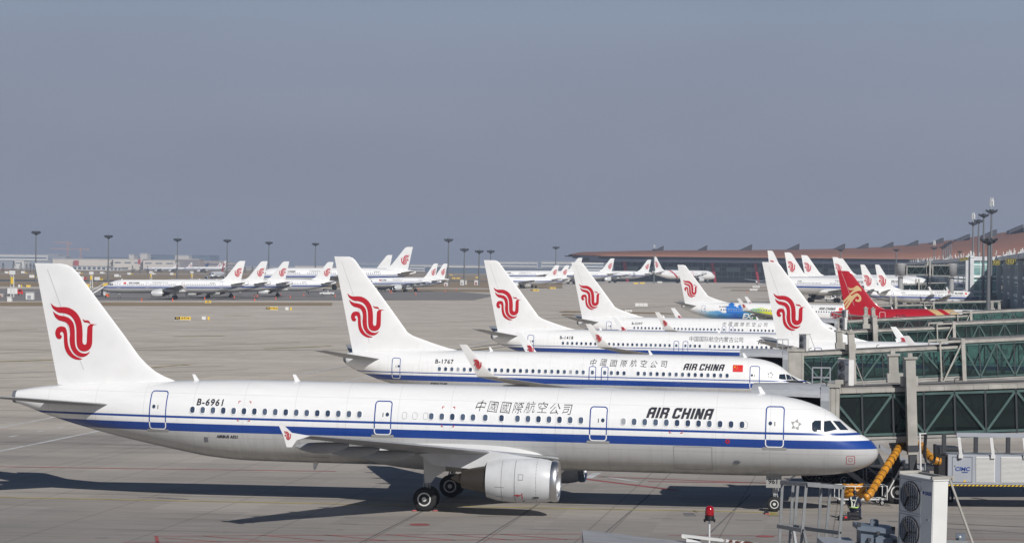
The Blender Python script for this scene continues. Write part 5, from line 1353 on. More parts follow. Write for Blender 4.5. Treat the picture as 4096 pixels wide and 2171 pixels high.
fbuild(233, 262, 1026, 5000, 'dgrey', 'small grey block in the skyline left of the cranes')
fbuild(-300, 205, 1040, 4300, 'dgrey', 'low grey hangar with a wide blank front at the left edge')
fbuild(55, 95, 1041, 4150, 'dwhite', 'white cube shaped building in front of the grey hangar', slots=1)
fbuild(210, 450, 1036, 4000, 'dpale', 'wide cream aircraft hangar with red emblems on its front', slots=0)
fbuild(452, 570, 1036, 3990, 'dpale', 'cream hangar with three dark slots high on its doors', slots=3)
fbuild(572, 700, 1040, 3980, 'dpale', 'cream hangar with three slots, right of the other slotted one', slots=3)
fbuild(290, 425, 1064, 3500, 'dwhite', 'low white service building in front of the hangars', slots=7, low=True)
fbuild(425, 486, 1070, 3450, 'dwhite', 'lower end of the white service building row with a flat roof', slots=4, low=True)
fbuild(700, 798, 1037, 4300, 'dpink', 'tan apartment style block above the tiny parked jets', bands=4, slots=0)
fbuild(798, 905, 1045, 4400, 'dpink', 'lower tan block right of the apartment style one', bands=2)
fbuild(905, 960, 1052, 4400, 'dpink', 'small tan block at the end of the tan row', bands=2)
fbuild(330, 570, 1030, 6200, 'dhill', 'dark flat roofed hall showing above the cream hangar', depth=200, roofm='dhill')
fbuild(585, 840, 1021, 6400, 'dhill', 'dark high hall on the skyline right of centre of the hangars', depth=200, roofm='dhill')
fbuild(515, 535, 1019, 6000, 'dpale', 'pale little tower left on the hangar skyline')
fbuild(560, 588, 1015, 6000, 'dpale', 'pale stair tower on the hangar skyline')
fbuild(700, 755, 1022, 6100, 'dpale', 'pale strip of rooms on the dark high hall')
fbuild(-60, 28, 1078, 3300, 'dwhite', 'little house with a red roof at the left edge', roofm='dred', slots=3)
fbuild(1180, 1330, 1064, 5000, 'dpale', 'faint low building between two tails right of the mast')
fbuild(1380, 1620, 1054, 5600, 'dgrey', 'hazy low terminal wing behind the big white jet', bands=2)
fbuild(1640, 1790, 1059, 5000, 'dwhite', 'pale low hall left of the single tall mast', bands=2)
fbuild(1790, 1960, 1062, 4600, 'dwhite', 'pale low hall between the masts in the centre', bands=1, slots=0)
fbuild(1960, 2150, 1048, 4500, 'dwhite', 'banded terminal building behind the centre tail', bands=3)
fbuild(2165, 2420, 1048, 4400, 'dwhite', 'banded terminal building left of the rust roof', bands=3)
fbuild(1700, 2300, 1072, 3900, 'dband', 'long dark blue low facade below the banded terminal', bands=0)
fbuild(2440, 2560, 1068, 4300, 'dwhite', 'pale building piece behind the tail at the rust roof')
for px, yt in ((1360, 1066), (1450, 1068), (1490, 1062)): pass
M['crane'] = mat('crane_orange', (.40, .22, .16), .7)
def crane(px, yj, x0, x1, D, lb):
    s = FP/D; X = (px-2048)/s; zt = CH+(Hz(px)-yj)/s; o = empty('tower_crane', (X, D, 1.1), 0, lb, 'crane', 'orange tower cranes')
    bm = bmesh.new(); h = zt-1.1
    for sx in (-1.3, 1.3):
        for sy in (-1.3, 1.3): box(bm, sx-.35, sx+.35, sy-.35, sy+.35, 0, h)
    k = 0
    while k < h-3: bar(bm, (-1.3, -1.3, k), (1.3, -1.3, k+3), .4); bar(bm, (1.3, 1.3, k), (-1.3, 1.3, k+3), .4); k += 3
    box(bm, -1.6, 1.6, -1.6, 1.6, h-4, h+3.5); obj('mast', bm, M['crane'], o)
    bm = bmesh.new(); a = (x0-px)/s; b = (x1-px)/s
    bar(bm, (a, 0, h+1), (b, 0, h), .8); bar(bm, (a*.95, 0, h+2.5), (b*.9, 0, h+1.5), .5)
    n = 14
    for i in range(n): t0 = a+(b-a)*i/n; t1 = a+(b-a)*(i+1)/n; bar(bm, (t0, 0, h+1), ((t0+t1)/2, 0, h+2.4), .35); bar(bm, ((t0+t1)/2, 0, h+2.4), (t1, 0, h+1), .35)
    obj('jib', bm, M['crane'], o)
    bm = bmesh.new(); box(bm, b-3.5, b, -1.5, 1.5, h-2.5, h); obj('counterweight', bm, M['crane'], o)
crane(270, 972, 214, 286, 5600, 'orange tower crane on the left skyline, taller one')
crane(322, 998, 199, 356, 5700, 'orange tower crane on the left skyline, lower one with the longer arm')
# emblems on the big hangar
for px, y in ((305, 1052), (561, 1046)):
    a = wp(px, y, 3998 if px < 450 else 3980); bm = bmesh.new(); box(bm, -4, 4, -1.5, -.6, -4, 4) if px < 450 else box(bm, -2, 2, -12, -11, -4, 4); tag(obj('hangar_emblem', bm, M['dred'], None, loc=a), 'square red emblem on the %s hangar front' % ('wide cream' if px < 450 else 'slotted cream'), 'sign')
# trees, one by one
M['conifer'] = mat('conifer', (.035, .055, .04), .9)
def tree(loc, h, lb, sd):
    r = random.Random(sd); o = empty('pine_tree', loc, 0, lb, 'tree', 'far trees')
    bm = bmesh.new(); tube(bm, [(0, 0, 0), (0, 0, h*.9)], [h*.03, .05], 6); obj('trunk', bm, mat('bark', (.08, .06, .05), .9) if 'bark' not in bpy.data.materials else bpy.data.materials['bark'], o)
    bm = bmesh.new()
    for k in range(260):
        t = r.random()**.8; z = h*(.12+.86*t); R_ = h*.32*(1-t)+.2; a = r.uniform(0, 6.28); q = R_*sqrt(r.random()); c = Vector((q*cos(a), q*sin(a), z)); s_ = h*.05
        vs = [bm.verts.new(c+Vector((r.uniform(-1, 1), r.uniform(-1, 1), r.uniform(-.7, .7)))*s_) for _ in range(3)]; bm.faces.new(vs)
    me = bpy.data.meshes.new('crown'); bm.to_mesh(me); bm.free(); me.materials.append(M['conifer']); link('crown', me, o)
for i, (px, h) in enumerate(((12, 11), (55, 13), (84, 11), (107, 10), (122, 11), (135, 10), (530, 9), (560, 9), (590, 9), (940, 10), (980, 9), (1010, 10))):
    g_ = gp(px, 1089+(px > 500)*6); tree(g_, h*.9, 'dark conifer in the far row, tree number %s counted from the left edge' % ['one', 'two', 'three', 'four', 'five', 'six', 'seven', 'eight', 'nine', 'ten', 'eleven', 'twelve'][i] if False else 'dark far conifer ' + ['at the very left edge', 'second from the left edge', 'third from the left edge', 'fourth from the left edge', 'fifth from the left edge', 'just left of the first big tail', 'below the slotted hangar, left one', 'below the slotted hangar, middle one', 'below the slotted hangar, right one', 'right of the tiny jets, left one', 'right of the tiny jets, middle one', 'right of the tiny jets, right one'][i], i)
# ------------------------------------------------------------------ airfield signs, barriers, cones, vehicles
M['signyel'] = mat('sign_yellow', (.72, .48, .03), .5)
def airsign(px0, px1, py0, py1, left, right, lb, blackfrac=.32, m2='signyel', group='airfield signs'):
    p = gp((px0+px1)/2, py1); s = FP/p.y; w_ = (px1-px0)/s; h = (py1-py0)/s
    o = empty('airfield_sign', p, 0, lb, 'sign', group)
    xs = -w_/2+w_*blackfrac
    if blackfrac > 0:
        bm = bmesh.new(); box(bm, -w_/2, xs, -.12, .12, .25, h); obj('black_panel', bm, M['black'], o)
    bm = bmesh.new(); box(bm, xs+.02, w_/2, -.12, .12, .25, h); obj('panel', bm, M[m2], o)
    bm = bmesh.new(); box(bm, -w_/2+.1, -w_/2+.2, -.05, .05, 0, .25); box(bm, w_/2-.2, w_/2-.1, -.05, .05, 0, .25); box(bm, -w_/2-.04, w_/2+.04, -.14, .14, h, h+.06); box(bm, -w_/2-.04, w_/2+.04, -.14, .14, .19, .25); obj('frame', bm, M['lgrey'], o)
    for txt, x, m in ((left, (-w_/2+xs)/2, 'signyel'), (right, (xs+w_/2)/2, 'black')):
        if not txt: continue
        bm = text2d(txt, h*.62, 0, .02)
        for v in bm.verts: v.co = (x+v.co.x, -.14, .25+(h-.25)/2+v.co.y)
        me = bpy.data.meshes.new('lettering'); bm.to_mesh(me); bm.free(); me.materials.append(M[m]); link('lettering', me, o)
airsign(701, 765, 1266, 1283, 'Y3', '←T1→', 'black and yellow taxiway sign reading Y3 T1 on the open apron')
airsign(1066, 1112, 1227, 1242, 'Y3', '←T2→', 'black and yellow taxiway sign reading Y3 T2 beyond the first one')
airsign(2123, 2156, 1156, 1166, 'T3', '←Z3', 'small black and yellow taxiway sign lower of two near the centre tail')
airsign(2191, 2223, 1148, 1157, 'T4', '←Z4', 'small black and yellow taxiway sign upper of two near the centre tail')
airsign(2534, 2553, 1130, 1137, '', '', 'tiny yellow airfield sign below the far terminal, left of a pair', 0); airsign(2560, 2580, 1129, 1136, '', '', 'tiny yellow airfield sign below the far terminal, right of a pair', 0)
airsign(100, 123, 1140, 1150, '', '', 'yellow airfield sign on the dry grass at the left edge', .2); airsign(821, 846, 1202, 1214, '', '////', 'yellow and black striped marker board in front of the long jet', 0)
for i, (a, b, c, d) in enumerate(((1808, 1822, 1110, 1116), (1826, 1840, 1110, 1116), (1902, 1916, 1107, 1113), (1796, 1812, 1097, 1101))):
    airsign(a, b, c, d, '', '', 'tiny yellow airfield sign on the far field between the masts, ' + ['lower left', 'lower middle', 'lower right', 'top'][i], 0)
def sidesign(px, py, h_, lb):
    p = gp(px, py); o = empty('airfield_sign', p, .1, lb, 'sign', 'airfield signs seen from the back'); s = FP/p.y; h = h_/s
    bm = bmesh.new(); box(bm, -.45, .35, 0, .25, .15, h); obj('panel', bm, M['panelw'], o); bm = bmesh.new(); box(bm, .75, 1.15, 0, .2, .1, h*.95); obj('yellow_panel', bm, M['signyel'], o)
sidesign(818, 1281, 16, 'white backed sign with a yellow edge right of the Y3 T1 sign'); sidesign(1150, 1242, 14, 'white backed sign with a yellow edge right of the Y3 T2 sign'); sidesign(78, 1150, 12, 'small white backed sign on the grass near the left edge')
def barrier(px0, px1, py0, py1, lb):
    p = gp((px0+px1)/2, py1); s = FP/p.y; w_ = (px1-px0)/s; h = (py1-py0)/s; o = empty('blast_barrier', p, 0, lb, 'barrier', 'low white barriers on the apron'); n = 3
    for k in range(n):
        bm = bmesh.new(); x = -w_/2+w_*k/n; box(bm, x+.03, x+w_/n-.03, -.25, .25, .1, h); box(bm, x+.2, x+.35, -.3, .3, 0, .1); box(bm, x+w_/n-.35, x+w_/n-.2, -.3, .3, 0, .1); bmesh.ops.bevel(bm, geom=bm.edges[:], offset=.03, affect='EDGES'); obj('panel', bm, M['panelw'], o)
barrier(2541, 2592, 1212, 1226, 'long low white barrier behind the fourth jet'); barrier(2500, 2530, 1238, 1249, 'low white barrier half hidden by the B-5397 fin'); barrier(2999, 3031, 1154, 1163, 'low white barrier, nearer of two left of the big tail'); barrier(3010, 3040, 1143, 1151, 'low white barrier, farther of two left of the big tail'); barrier(2630, 2649, 1125, 1132, 'tiny white barrier in front of the artwork jet')
M['cone'] = mat('cone_orange', (.80, .10, .03), .5)
def conem():
    bm = bmesh.new(); Mz = Matrix.Rotation(-pi/2, 4, 'Y'); lathe(bm, [(0, .3), (.06, .3), (.06, .2), (.9, .05)], 12, Mz); return mesh_of('traffic_cone', bm, M['cone'])
cm_ = conem()
CN_ = [(568, 1203), (692, 1203), (820, 1198), (928, 1192), (938, 1193), (1018, 1185), (1030, 1188), (1104, 1198), (1020, 1203), (1162, 1191), (1124, 1184), (1216, 1184), (1560, 1168), (1567, 1172), (1664, 1179), (1782, 1167), (1620, 1161), (1675, 1158), (1826, 1162), (2097, 1150), (2990, 1172), (1342, 1188)]
for px, py in CN_:
    o = link('traffic_cone', cm_); o.location = gp(px, py); tag(o, 'small orange traffic cone on the asphalt around the left-facing jets', 'traffic cone', 'orange cones')
# pickup
M['carw'] = mat('car_white', (.74, .74, .74), .25, coat=.6); M['glassb'] = mat('car_glass', (.02, .025, .03), .08, spec=.9)
def pickup(loc, rz, lb):
    o = empty('pickup_truck', loc, rz, lb, 'pickup truck')
    bm = bmesh.new(); poly_prism(bm, [(-2.6, .45), (2.6, .45), (2.65, .95), (1.5, 1.1), (-.4, 1.12), (-2.6, 1.12)], -.9, .9); poly_prism(bm, [(-.5, 1.1), (1.45, 1.08), (.75, 1.78), (-.35, 1.8)], -.8, .8)
    bmesh.ops.bevel(bm, geom=bm.edges[:], offset=.05, affect='EDGES'); obj('body', bm, M['carw'], o)
    for sy in (-1, 1):
        bm = bmesh.new(); poly_prism(bm, [(-.3, 1.16), (.3, 1.14), (.3, 1.68), (-.25, 1.7)], sy*.81, sy*.83); poly_prism(bm, [(.38, 1.14), (1.2, 1.12), (.7, 1.66), (.38, 1.68)], sy*.81, sy*.83); obj('side_window', bm, M['glassb'], o)
        for x in (-1.65, 1.7):
            wt, wr = cached(('wheel', .38), lambda: wheel_meshes(.38, .25)); q = link('wheel', wt, o); q.location = (x, sy*.82, .38); link('rim', wr, q)
    bm = bmesh.new(); poly_prism(bm, [(1.30, 1.2), (1.42, 1.14), (.78, 1.74), (.70, 1.74)], -.7, .7); obj('windscreen', bm, M['glassb'], o)
pickup(gp(1309, 1181), pi, 'white pickup truck parked under the tail of a left-facing jet')
def van(loc, rz, lb, col='carw', group='service vehicles at the far terminal', L=5.5, H=2.4, sc=1.0, flat=False):
    o = empty('service_truck', loc, rz, lb, 'truck', group); o.scale = (sc,)*3
    bm = bmesh.new(); poly_prism(bm, [(L/2-1.7, .5), (L/2, .5), (L/2, 1.3), (L/2-.4, 2.0), (L/2-1.7, 2.05)], -1, 1); bmesh.ops.bevel(bm, geom=bm.edges[:], offset=.06, affect='EDGES'); c = obj('cab', bm, M[col], o)
    bm = bmesh.new()
    if flat: box(bm, -L/2, L/2-1.8, -1.1, 1.1, .7, .95); box(bm, -L/2, -L/2+.15, -1.1, 1.1, .95, 1.5)
    else: box(bm, -L/2, L/2-1.78, -1.1, 1.1, .6, H)
    obj('load_bed', bm, M['panelw'] if not flat else M[col], o)
    bm = bmesh.new()
    for sy in (-1, 1): poly_prism(bm, [(L/2-1.5, 1.3), (L/2-.3, 1.3), (L/2-.55, 1.9), (L/2-1.5, 1.92)], sy*1.005, sy*1.02)
    box(bm, L/2+.0, L/2+.02, -.85, .85, 1.25, 1.28); obj('cab_window', bm, M['glassb'], o)
    for sy in (-1, 1):
        for x in (-L/2+1.1, L/2-.9):
            wt, wr = cached(('wheel', .42), lambda: wheel_meshes(.42, .28)); q = link('wheel', wt, o); q.location = (x, sy*.9, .42); link('rim', wr, q)
r = random.Random(3); CW = {'carw': 'white', 'signyel': 'yellow', 'orange': 'orange', 'flag': 'red'}
ORD = ['first', 'second', 'third', 'fourth', 'fifth', 'sixth', 'seventh', 'eighth', 'ninth', 'tenth', 'eleventh', 'twelfth', 'thirteenth', 'fourteenth', 'fifteenth', 'sixteenth', 'seventeenth', 'eighteenth', 'nineteenth', 'twentieth']
PXS = (2500, 2522, 2545, 2575, 2596, 2620, 2832, 2850, 2872, 2884, 2898, 2912, 2926, 2940, 2950, 2982, 2996, 3010, 3020, 2810)
for i in range(20):
    px = PXS[i]; pt_ = gp(px, 1126+r.uniform(-2, 2)); rz_ = r.choice((0, pi, .4, 2.8, pi/2)); cc = r.choice(('carw', 'carw', 'carw', 'signyel', 'orange'))
    van(pt_, rz_, 'small %s service vehicle below the far terminal, %s of its row from the left' % (CW[cc], ORD[sorted(PXS).index(px)]), cc, L=r.uniform(4.2, 7), H=r.uniform(1.8, 2.8), flat=r.random() < .3)
van(gp(3447, 1318), .05, 'white airport van under the red jet, behind the bridge railing', group='vans', L=6)
van(gp(1270, 1176), .2, 'dark flatbed loader left of the white pickup', 'darksteel', group='loaders', L=8, flat=True)
van(gp(3320, 1203), .1, 'low tow tractor in front of the wide-body main wheels', group='tractors', L=4, flat=True)
# cabins and sheds at the mast feet, passenger steps at the long jet
def shed(px0, px1, py0, py1, m, lb, m2='m_red'):
    p = gp((px0+px1)/2, py1); s = FP/p.y; w_ = (px1-px0)/s; h = (py1-py0)/s; o = empty('equipment_cabin', p, 0, lb, 'cabin', 'equipment cabins')
    bm = bmesh.new(); box(bm, -w_/2, w_/2, -.8, .8, 0, h); obj('wall', bm, M[m], o); bm = bmesh.new(); box(bm, -w_/2-.15, w_/2+.15, -.95, .95, h, h+.15); obj('roof', bm, M['lgrey'], o); bm = bmesh.new(); box(bm, -w_*.3, -w_*.3+w_*.45, -.84, -.8, h*.1, h*.6); obj('door', bm, M[m2], o)
shed(1777, 1792, 1130, 1144, 'lgrey', 'grey cabin with a red door at the foot of the seventh mast'); shed(1842, 1856, 1120, 1141, 'panelw', 'tall white cabin at the foot of the eighth mast', 'greyp'); shed(1861, 1868, 1122, 1139, 'dpale', 'narrow cream cabinet right of the tall white cabin', 'dpale'); shed(1898, 1914, 1121, 1140, 'panelw', 'white cabin with a red door at the foot of the ninth mast')
shed(106, 138, 1170, 1198, 'panelw', 'white container beside the near fin at the left', 'greyp'); shed(32, 49, 1188, 1206, 'panelw', 'little white box on the apron at the left edge', 'panelw'); shed(0, 14, 1176, 1187, 'dpale', 'low tan cabinet at the very left edge', 'm_red')
shed(338, 358, 1136, 1152, 'signyel', 'yellow cabin left of the passenger steps', 'signyel'); shed(414, 433, 1132, 1146, 'signyel', 'yellow cabin beside the nose of the long left-facing jet', 'signyel'); shed(406, 424, 1168, 1187, 'panelw', 'white ground power unit under the steps', 'greyp'); shed(425, 436, 1174, 1187, 'orange', 'orange crate right of the white ground power unit', 'orange')
st = empty('passenger_steps', gp(395, 1190), 0, 'white passenger steps rising to the nose of the long left-facing jet', 'steps')
bm = bmesh.new()
for y in (-.8, .8): bar(bm, (-3.2, y, .4), (1.8, y, 3.4), .3, .5); bar(bm, (-3.2, y, 1.5), (1.8, y, 4.5), .1)
for k in range(14): t = k/14; box(bm, -3.2+5*t, -2.8+5*t, -.8, .8, .4+3*t, .46+3*t)
box(bm, 1.7, 3.4, -.9, .9, 3.3, 3.45); obj('flight', bm, M['panelw'], st)
bm = bmesh.new(); box(bm, -2.5, 2.5, -.7, .7, .3, .7); box(bm, .8, 1.4, -.4, .4, .7, 2.8); obj('chassis', bm, M['darksteel'], st)
for x in (-1.9, 1.9):
    for y in (-.7, .7): wt, wr = cached(('wheel', .38), lambda: wheel_meshes(.38, .25)); q = link('wheel', wt, st); q.location = (x, y, .38); link('rim', wr, q)
def post(px, ytop, ybase, lb):
    p = gp(px, ybase); s = FP/p.y; h = (ybase-ytop)/s; o = empty('camera_post', p, 0, lb, 'post', 'lattice posts with yellow boxes'); bm = bmesh.new()
    for sx in (-.5, .5):
        for sy in (-.5, .5): bar(bm, (sx, sy, 0), (sx*.7, sy*.7, h), .14)
    for k in range(int(h/1.2)): bar(bm, (-.5, -.5, k*1.2), (.5, -.5, k*1.2+1.2), .08)
    box(bm, -.9, .9, -.5, .5, h-1.2, h); obj('lattice', bm, M['lgrey'], o); bm = bmesh.new(); box(bm, -.4, .4, -.7, -.5, h*.5, h*.75); obj('yellow_box', bm, M['signyel'], o)
post(50, 1082, 1188, 'grey lattice post with a yellow box at the left edge'); post(366, 1086, 1152, 'grey lattice post with a yellow box left of the long jet'); post(604, 1084, 1130, 'grey lattice post with a yellow box above the nose section of the long jet'); post(768, 1084, 1130, 'grey lattice post with a yellow box above the wing of the long jet')
FV = ((318, 1098, 'signyel'), (394, 1124, 'signyel'), (410, 1097, 'carw'), (470, 1110, 'carw'), (520, 1101, 'signyel'), (330, 1121, 'flag'), (132, 1114, 'signyel'), (612, 1100, 'carw'), (690, 1102, 'signyel'), (95, 1095, 'signyel'), (30, 1096, 'signyel'), (200, 1180, 'flag'), (60, 1182, 'flag'))
for px, py, c in FV:
    same = sorted(q[0] for q in FV if q[2] == c)
    van(gp(px, py), .3, 'tiny %s vehicle on the left far field, %s of the %s ones from the left' % (CW[c], ORD[same.index(px)], CW[c]), c, group='vehicles on the far field', L=5)
# ------------------------------------------------------------------ things under the nearest glazed bridge
M['hose'] = mat('hose_yellow', (.58, .25, .018), .4, noise=(5, .45)); M['pcagrey'] = mat('unit_grey', (.33, .35, .39), .5, noise=(.8, .1)); M['louvre'] = mat('louvre_white', (.60, .60, .58), .5)
def hose(name, pts, r, lb, kink=.10):
    # ribbed duct: radius swells between dark bands
    P = []; pts = [Vector(p) for p in pts]
    for i in range(len(pts)-1):
        p0 = pts[max(0, i-1)]; p1 = pts[i]; p2 = pts[i+1]; p3 = pts[min(len(pts)-1, i+2)]
        for k in range(10):
            t = k/10; P.append(.5*((2*p1)+(-p0+p2)*t+(2*p0-5*p1+4*p2-p3)*t*t+(-p0+3*p1-3*p2+p3)*t**3))
    P.append(pts[-1])
    # resample
    out = [P[0]]; acc = 0; step = .11
    for a, b in zip(P, P[1:]):
        L = (b-a).length; 
        while acc+L >= step: q = (step-acc)/L; a = a.lerp(b, q); out.append(a.copy()); L = (b-a).length; acc = 0
        acc += L
    rs = [r*(1+kink*(1, .6, -.6, .3)[i % 4]) for i in range(len(out))]
    bm = bmesh.new(); tube(bm, out, rs, 16); o = obj(name, bm, M['hose'], None, True); tag(o, lb, 'hose', 'yellow air hoses')
    bm = bmesh.new()
    for i in range(2, len(out)-1, 4): tube(bm, [out[i]-(out[i+1]-out[i-1]).normalized()*.025, out[i]+(out[i+1]-out[i-1]).normalized()*.025], r*.985, 16, False)
    b_ = obj('hose_ring', bm, M['black'], o, True)
    return o
DH = 127.6
hose('air_hose', [wp(3618, 1768, DH+3.2), wp(3600, 1795, DH+2.4), wp(3572, 1840, DH+1), wp(3538, 1892, DH), wp(3508, 1942, DH-1), wp(3484, 1980, DH-1.6), wp(3462, 1995, DH-1.7)], .19, 'long yellow ribbed hose slanting from the bridge down to the basket cart')
hose('air_hose', [wp(3676, 1768, DH+3), wp(3700, 1795, DH+2), wp(3722, 1820, DH+1), wp(3748, 1840, DH+.5), wp(3776, 1846, DH+.5)], .19, 'short yellow ribbed hose joining the grey cooling unit under the bridge')
# basket cart with coiled hose
g = gp(3452, 2016)
cart = empty('basket_cart', g, .08, 'low wire basket cart holding a coil of yellow hose', 'cart')
bm = bmesh.new(); Lc, Wc = 1.25, .55
for x in (-Lc, -Lc*.33, Lc*.33, Lc):
    for y in (-Wc, Wc): bar(bm, (x, y, .3), (x, y, .98), .035)
for z in (.3, .98):
    for y in (-Wc, Wc): bar(bm, (-Lc, y, z), (Lc, y, z), .045)
    for x in (-Lc, Lc): bar(bm, (x, -Wc, z), (x, Wc, z), .045)
for k in range(18): x = -Lc+2*Lc*k/17; bar(bm, (x, -Wc, .3), (x, Wc, .3), .02)
for k in range(5): y = -Wc+2*Wc*k/4; bar(bm, (-Lc, y, .31), (Lc, y, .31), .02)
bar(bm, (Lc, -.1, .4), (Lc+1.0, .6, 1.9), .05); bar(bm, (Lc, .2, .4), (Lc+1.15, .8, 1.9), .05)
obj('basket', bm, M['lgrey'], cart)
for x in (-1.0, 1.0):
    for y in (-.5, .5): wt, wr = cached(('wheel', .13), lambda: wheel_meshes(.13, .07)); q = link('wheel', wt, cart); q.location = (x, y, .13); link('rim', wr, q)
co_pts = []
rr = random.Random(5)
for k in range(90):
    a = k*.42; R_ = .38+.06*sin(k*.7); co_pts.append(Vector((g.x-.35+R_*cos(a)*1.25, g.y+R_*sin(a)*.9, .42+.006*k+.05*sin(k*1.3))))
bm = bmesh.new(); tube(bm, co_pts, [.11*(1+.18*(1 if i % 2 else -1)) for i in range(len(co_pts))], 10); tag(obj('coiled_hose', bm, M['hose'], None, True), 'crumpled coil of yellow hose lying in the basket cart', 'hose', 'yellow air hoses')
# cooling unit slung under the bridge
pc = wp(3799, 1936, 128.0); s_ = FP/128.0
U = empty('ground_cooling_unit', pc, 0, 'large grey cooling cabinet with white louvres slung under the nearest bridge', 'cooling unit'); hU = (1936-1817)/s_; LU = 7.2
bm = bmesh.new(); box(bm, 0, LU, 0, 1.9, 0, hU); bmesh.ops.bevel(bm, geom=bm.edges[:], offset=.02, affect='EDGES'); bx_ = obj('cabinet', bm, M['pcagrey'], U)
bm = bmesh.new(); box(bm, -.42, -.01, .2, 1.7, .1, hU-.1); obj('duct_end', bm, M['black'], U)
for x0_, x1_ in ((1.42, 2.38), (2.68, 4.1), (4.5, 5.9)):
    bm = bmesh.new(); box(bm, x0_, x1_, -.03, -.004, .12, hU-.08)
    k = .17
    while k < hU-.14: box(bm, x0_+.04, x1_-.04, -.06, -.03, k, k+.028); k += .062
    obj('louvre', bm, M['louvre'], U)
bm = bmesh.new()
for a, b, c, d in ((.22, .24, .12, hU-.1), (1.22, 1.24, .12, hU-.1)): box(bm, a, b, -.012, -.001, c, d)
box(bm, .22, 1.24, -.012, -.001, hU-.12, hU-.1); box(bm, .22, 1.24, -.012, -.001, .1, .12); box(bm, .5, .57, -.03, -.001, 1.2, 1.28); box(bm, .34, .38, -.02, -.001, .9, .96)
obj('door_panel', bm, M['darksteel'], U)
bm = text2d('CIMC', .27, .1, .006, 1.0, 1.15)
for v in bm.verts: v.co = (.74+v.co.x, -.02, .78+v.co.y)
me = bpy.data.meshes.new('maker_mark'); bm.to_mesh(me); bm.free(); me.materials.append(M['blue']); link('maker_mark', me, U)
bm = text2d('TIANDA', .075, .1, .004, 1.0, 1.1)
for v in bm.verts: v.co = (.86+v.co.x, -.02, .62+v.co.y)
me = bpy.data.meshes.new('maker_mark'); bm.to_mesh(me); bm.free(); me.materials.append(M['blue']); link('maker_mark', me, U)
bm = bmesh.new(); vs = [bm.verts.new((x, -.02, z)) for x, z in ((.78, .13), (.94, .13), (.86, .27))]; bm.faces.new(vs); obj('warning_mark', bm, M['signyel'], U)
bm = bmesh.new(); k = 0
x = 0
while x < LU:
    vs = [bm.verts.new(p) for p in ((x, -.02, -.07), (x+.12, -.02, -.07), (x+.2, -.02, 0), (x+.08, -.02, 0))]; f = bm.faces.new(vs); f.material_index = 1; x += .2
box(bm, -.02, LU, -.015, .05, -.08, -.002); obj('striped_edge', bm, [M['black'], M['signyel']], U)
for x in (.62, 2.25, 3.9, 5.5):
    bm = bmesh.new(); bar(bm, (x-.12, -.12, hU+1.02), (x-.02, -.12, hU+.25), .16, .1); bar(bm, (x-.02, -.12, hU+.28), (x+.02, -.1, hU-.1), .16, .12); box(bm, x-.1, x+.12, -.16, -.02, hU-.16, hU+.02); obj('hanger', bm, M['lgrey'], U)
    bm = bmesh.new(); box(bm, x-.65, x-.45, 1.5, 1.7, hU, hU+.95); obj('rear_hanger', bm, M['darksteel'], U)
bm = bmesh.new(); box(bm, .4, LU, -.2, -.06, hU+.92, hU+1.12); obj('hanging_rail', bm, M['pcagrey'], U)
# festooned cable with its white stand
cb = empty('cable_festoon', wp(3692, 1915, 126.6), 0, 'white post with a thick black cable hanging in a deep loop', 'cable')
bz = cb.location
bm = bmesh.new(); tube(bm, [Vector(wp(3686, 1735, 126.6))-bz, Vector(wp(3692, 1915, 126.6))-bz], .05, 8); bar(bm, Vector(wp(3682, 1734, 126.6))-bz, Vector(wp(3712, 1732, 126.6))-bz, .05); obj('post', bm, M['panelw'], cb)
bm = bmesh.new(); pts = [Vector(wp(*p, 126.6))-bz for p in ((3710, 1735), (3707, 1780), (3706, 1825), (3714, 1846), (3728, 1852), (3743, 1843), (3748, 1820), (3746, 1775))]; tube(bm, pts, .085, 8); obj('cable', bm, M['black'], cb)
# dark ground equipment behind: belt loader, tractors
van(gp(3400, 1945), .3, 'dark tow tractor standing under the bridge behind the nose', 'darksteel', group='dark ramp vehicles', L=3.6, flat=True)
van(gp(3470, 1948), 2.9, 'dark baggage trailer beside the yellow hose', 'darksteel', group='dark ramp vehicles', L=4.2, flat=True)
van(gp(3290, 1934), .2, 'dark flatbed trailer seen below the nose of the nearest jet', 'darksteel', group='dark ramp vehicles', L=3, flat=True)
van(gp(3730, 1925), .0, 'dark equipment cart behind the big bridge wheels', 'darksteel', group='dark ramp vehicles', L=4, flat=True)
bl = empty('belt_loader', gp(3560, 1940), 0, 'dark belt loader with its ramp raised behind the yellow hose', 'belt loader')
bm = bmesh.new(); bar(bm, (-2.2, 0, 3.0), (2.0, 0, .9), .9, .2); bar(bm, (-2.2, -.5, 3.6), (2.0, -.5, 1.5), .06); bar(bm, (-2.2, .5, 3.6), (2.0, .5, 1.5), .06)
for k in range(6): t = k/5; bar(bm, (-2.2+4.2*t, -.5, 3.0-2.1*t), (-2.2+4.2*t, -.5, 3.6-2.1*t), .05)
obj('ramp', bm, M['greyp'], bl); bm = bmesh.new(); box(bm, -1.6, 2.2, -.8, .8, .4, .9); bar(bm, (-.5, 0, .8), (-1.4, 0, 2.6), .15); obj('chassis', bm, M['darksteel'], bl)
for x in (-1.1, 1.6):
    for y in (-.75, .75): wt, wr = cached(('wheel', .42), lambda: wheel_meshes(.42, .28)); q = link('wheel', wt, bl); q.location = (x, y, .42); link('rim', wr, q)

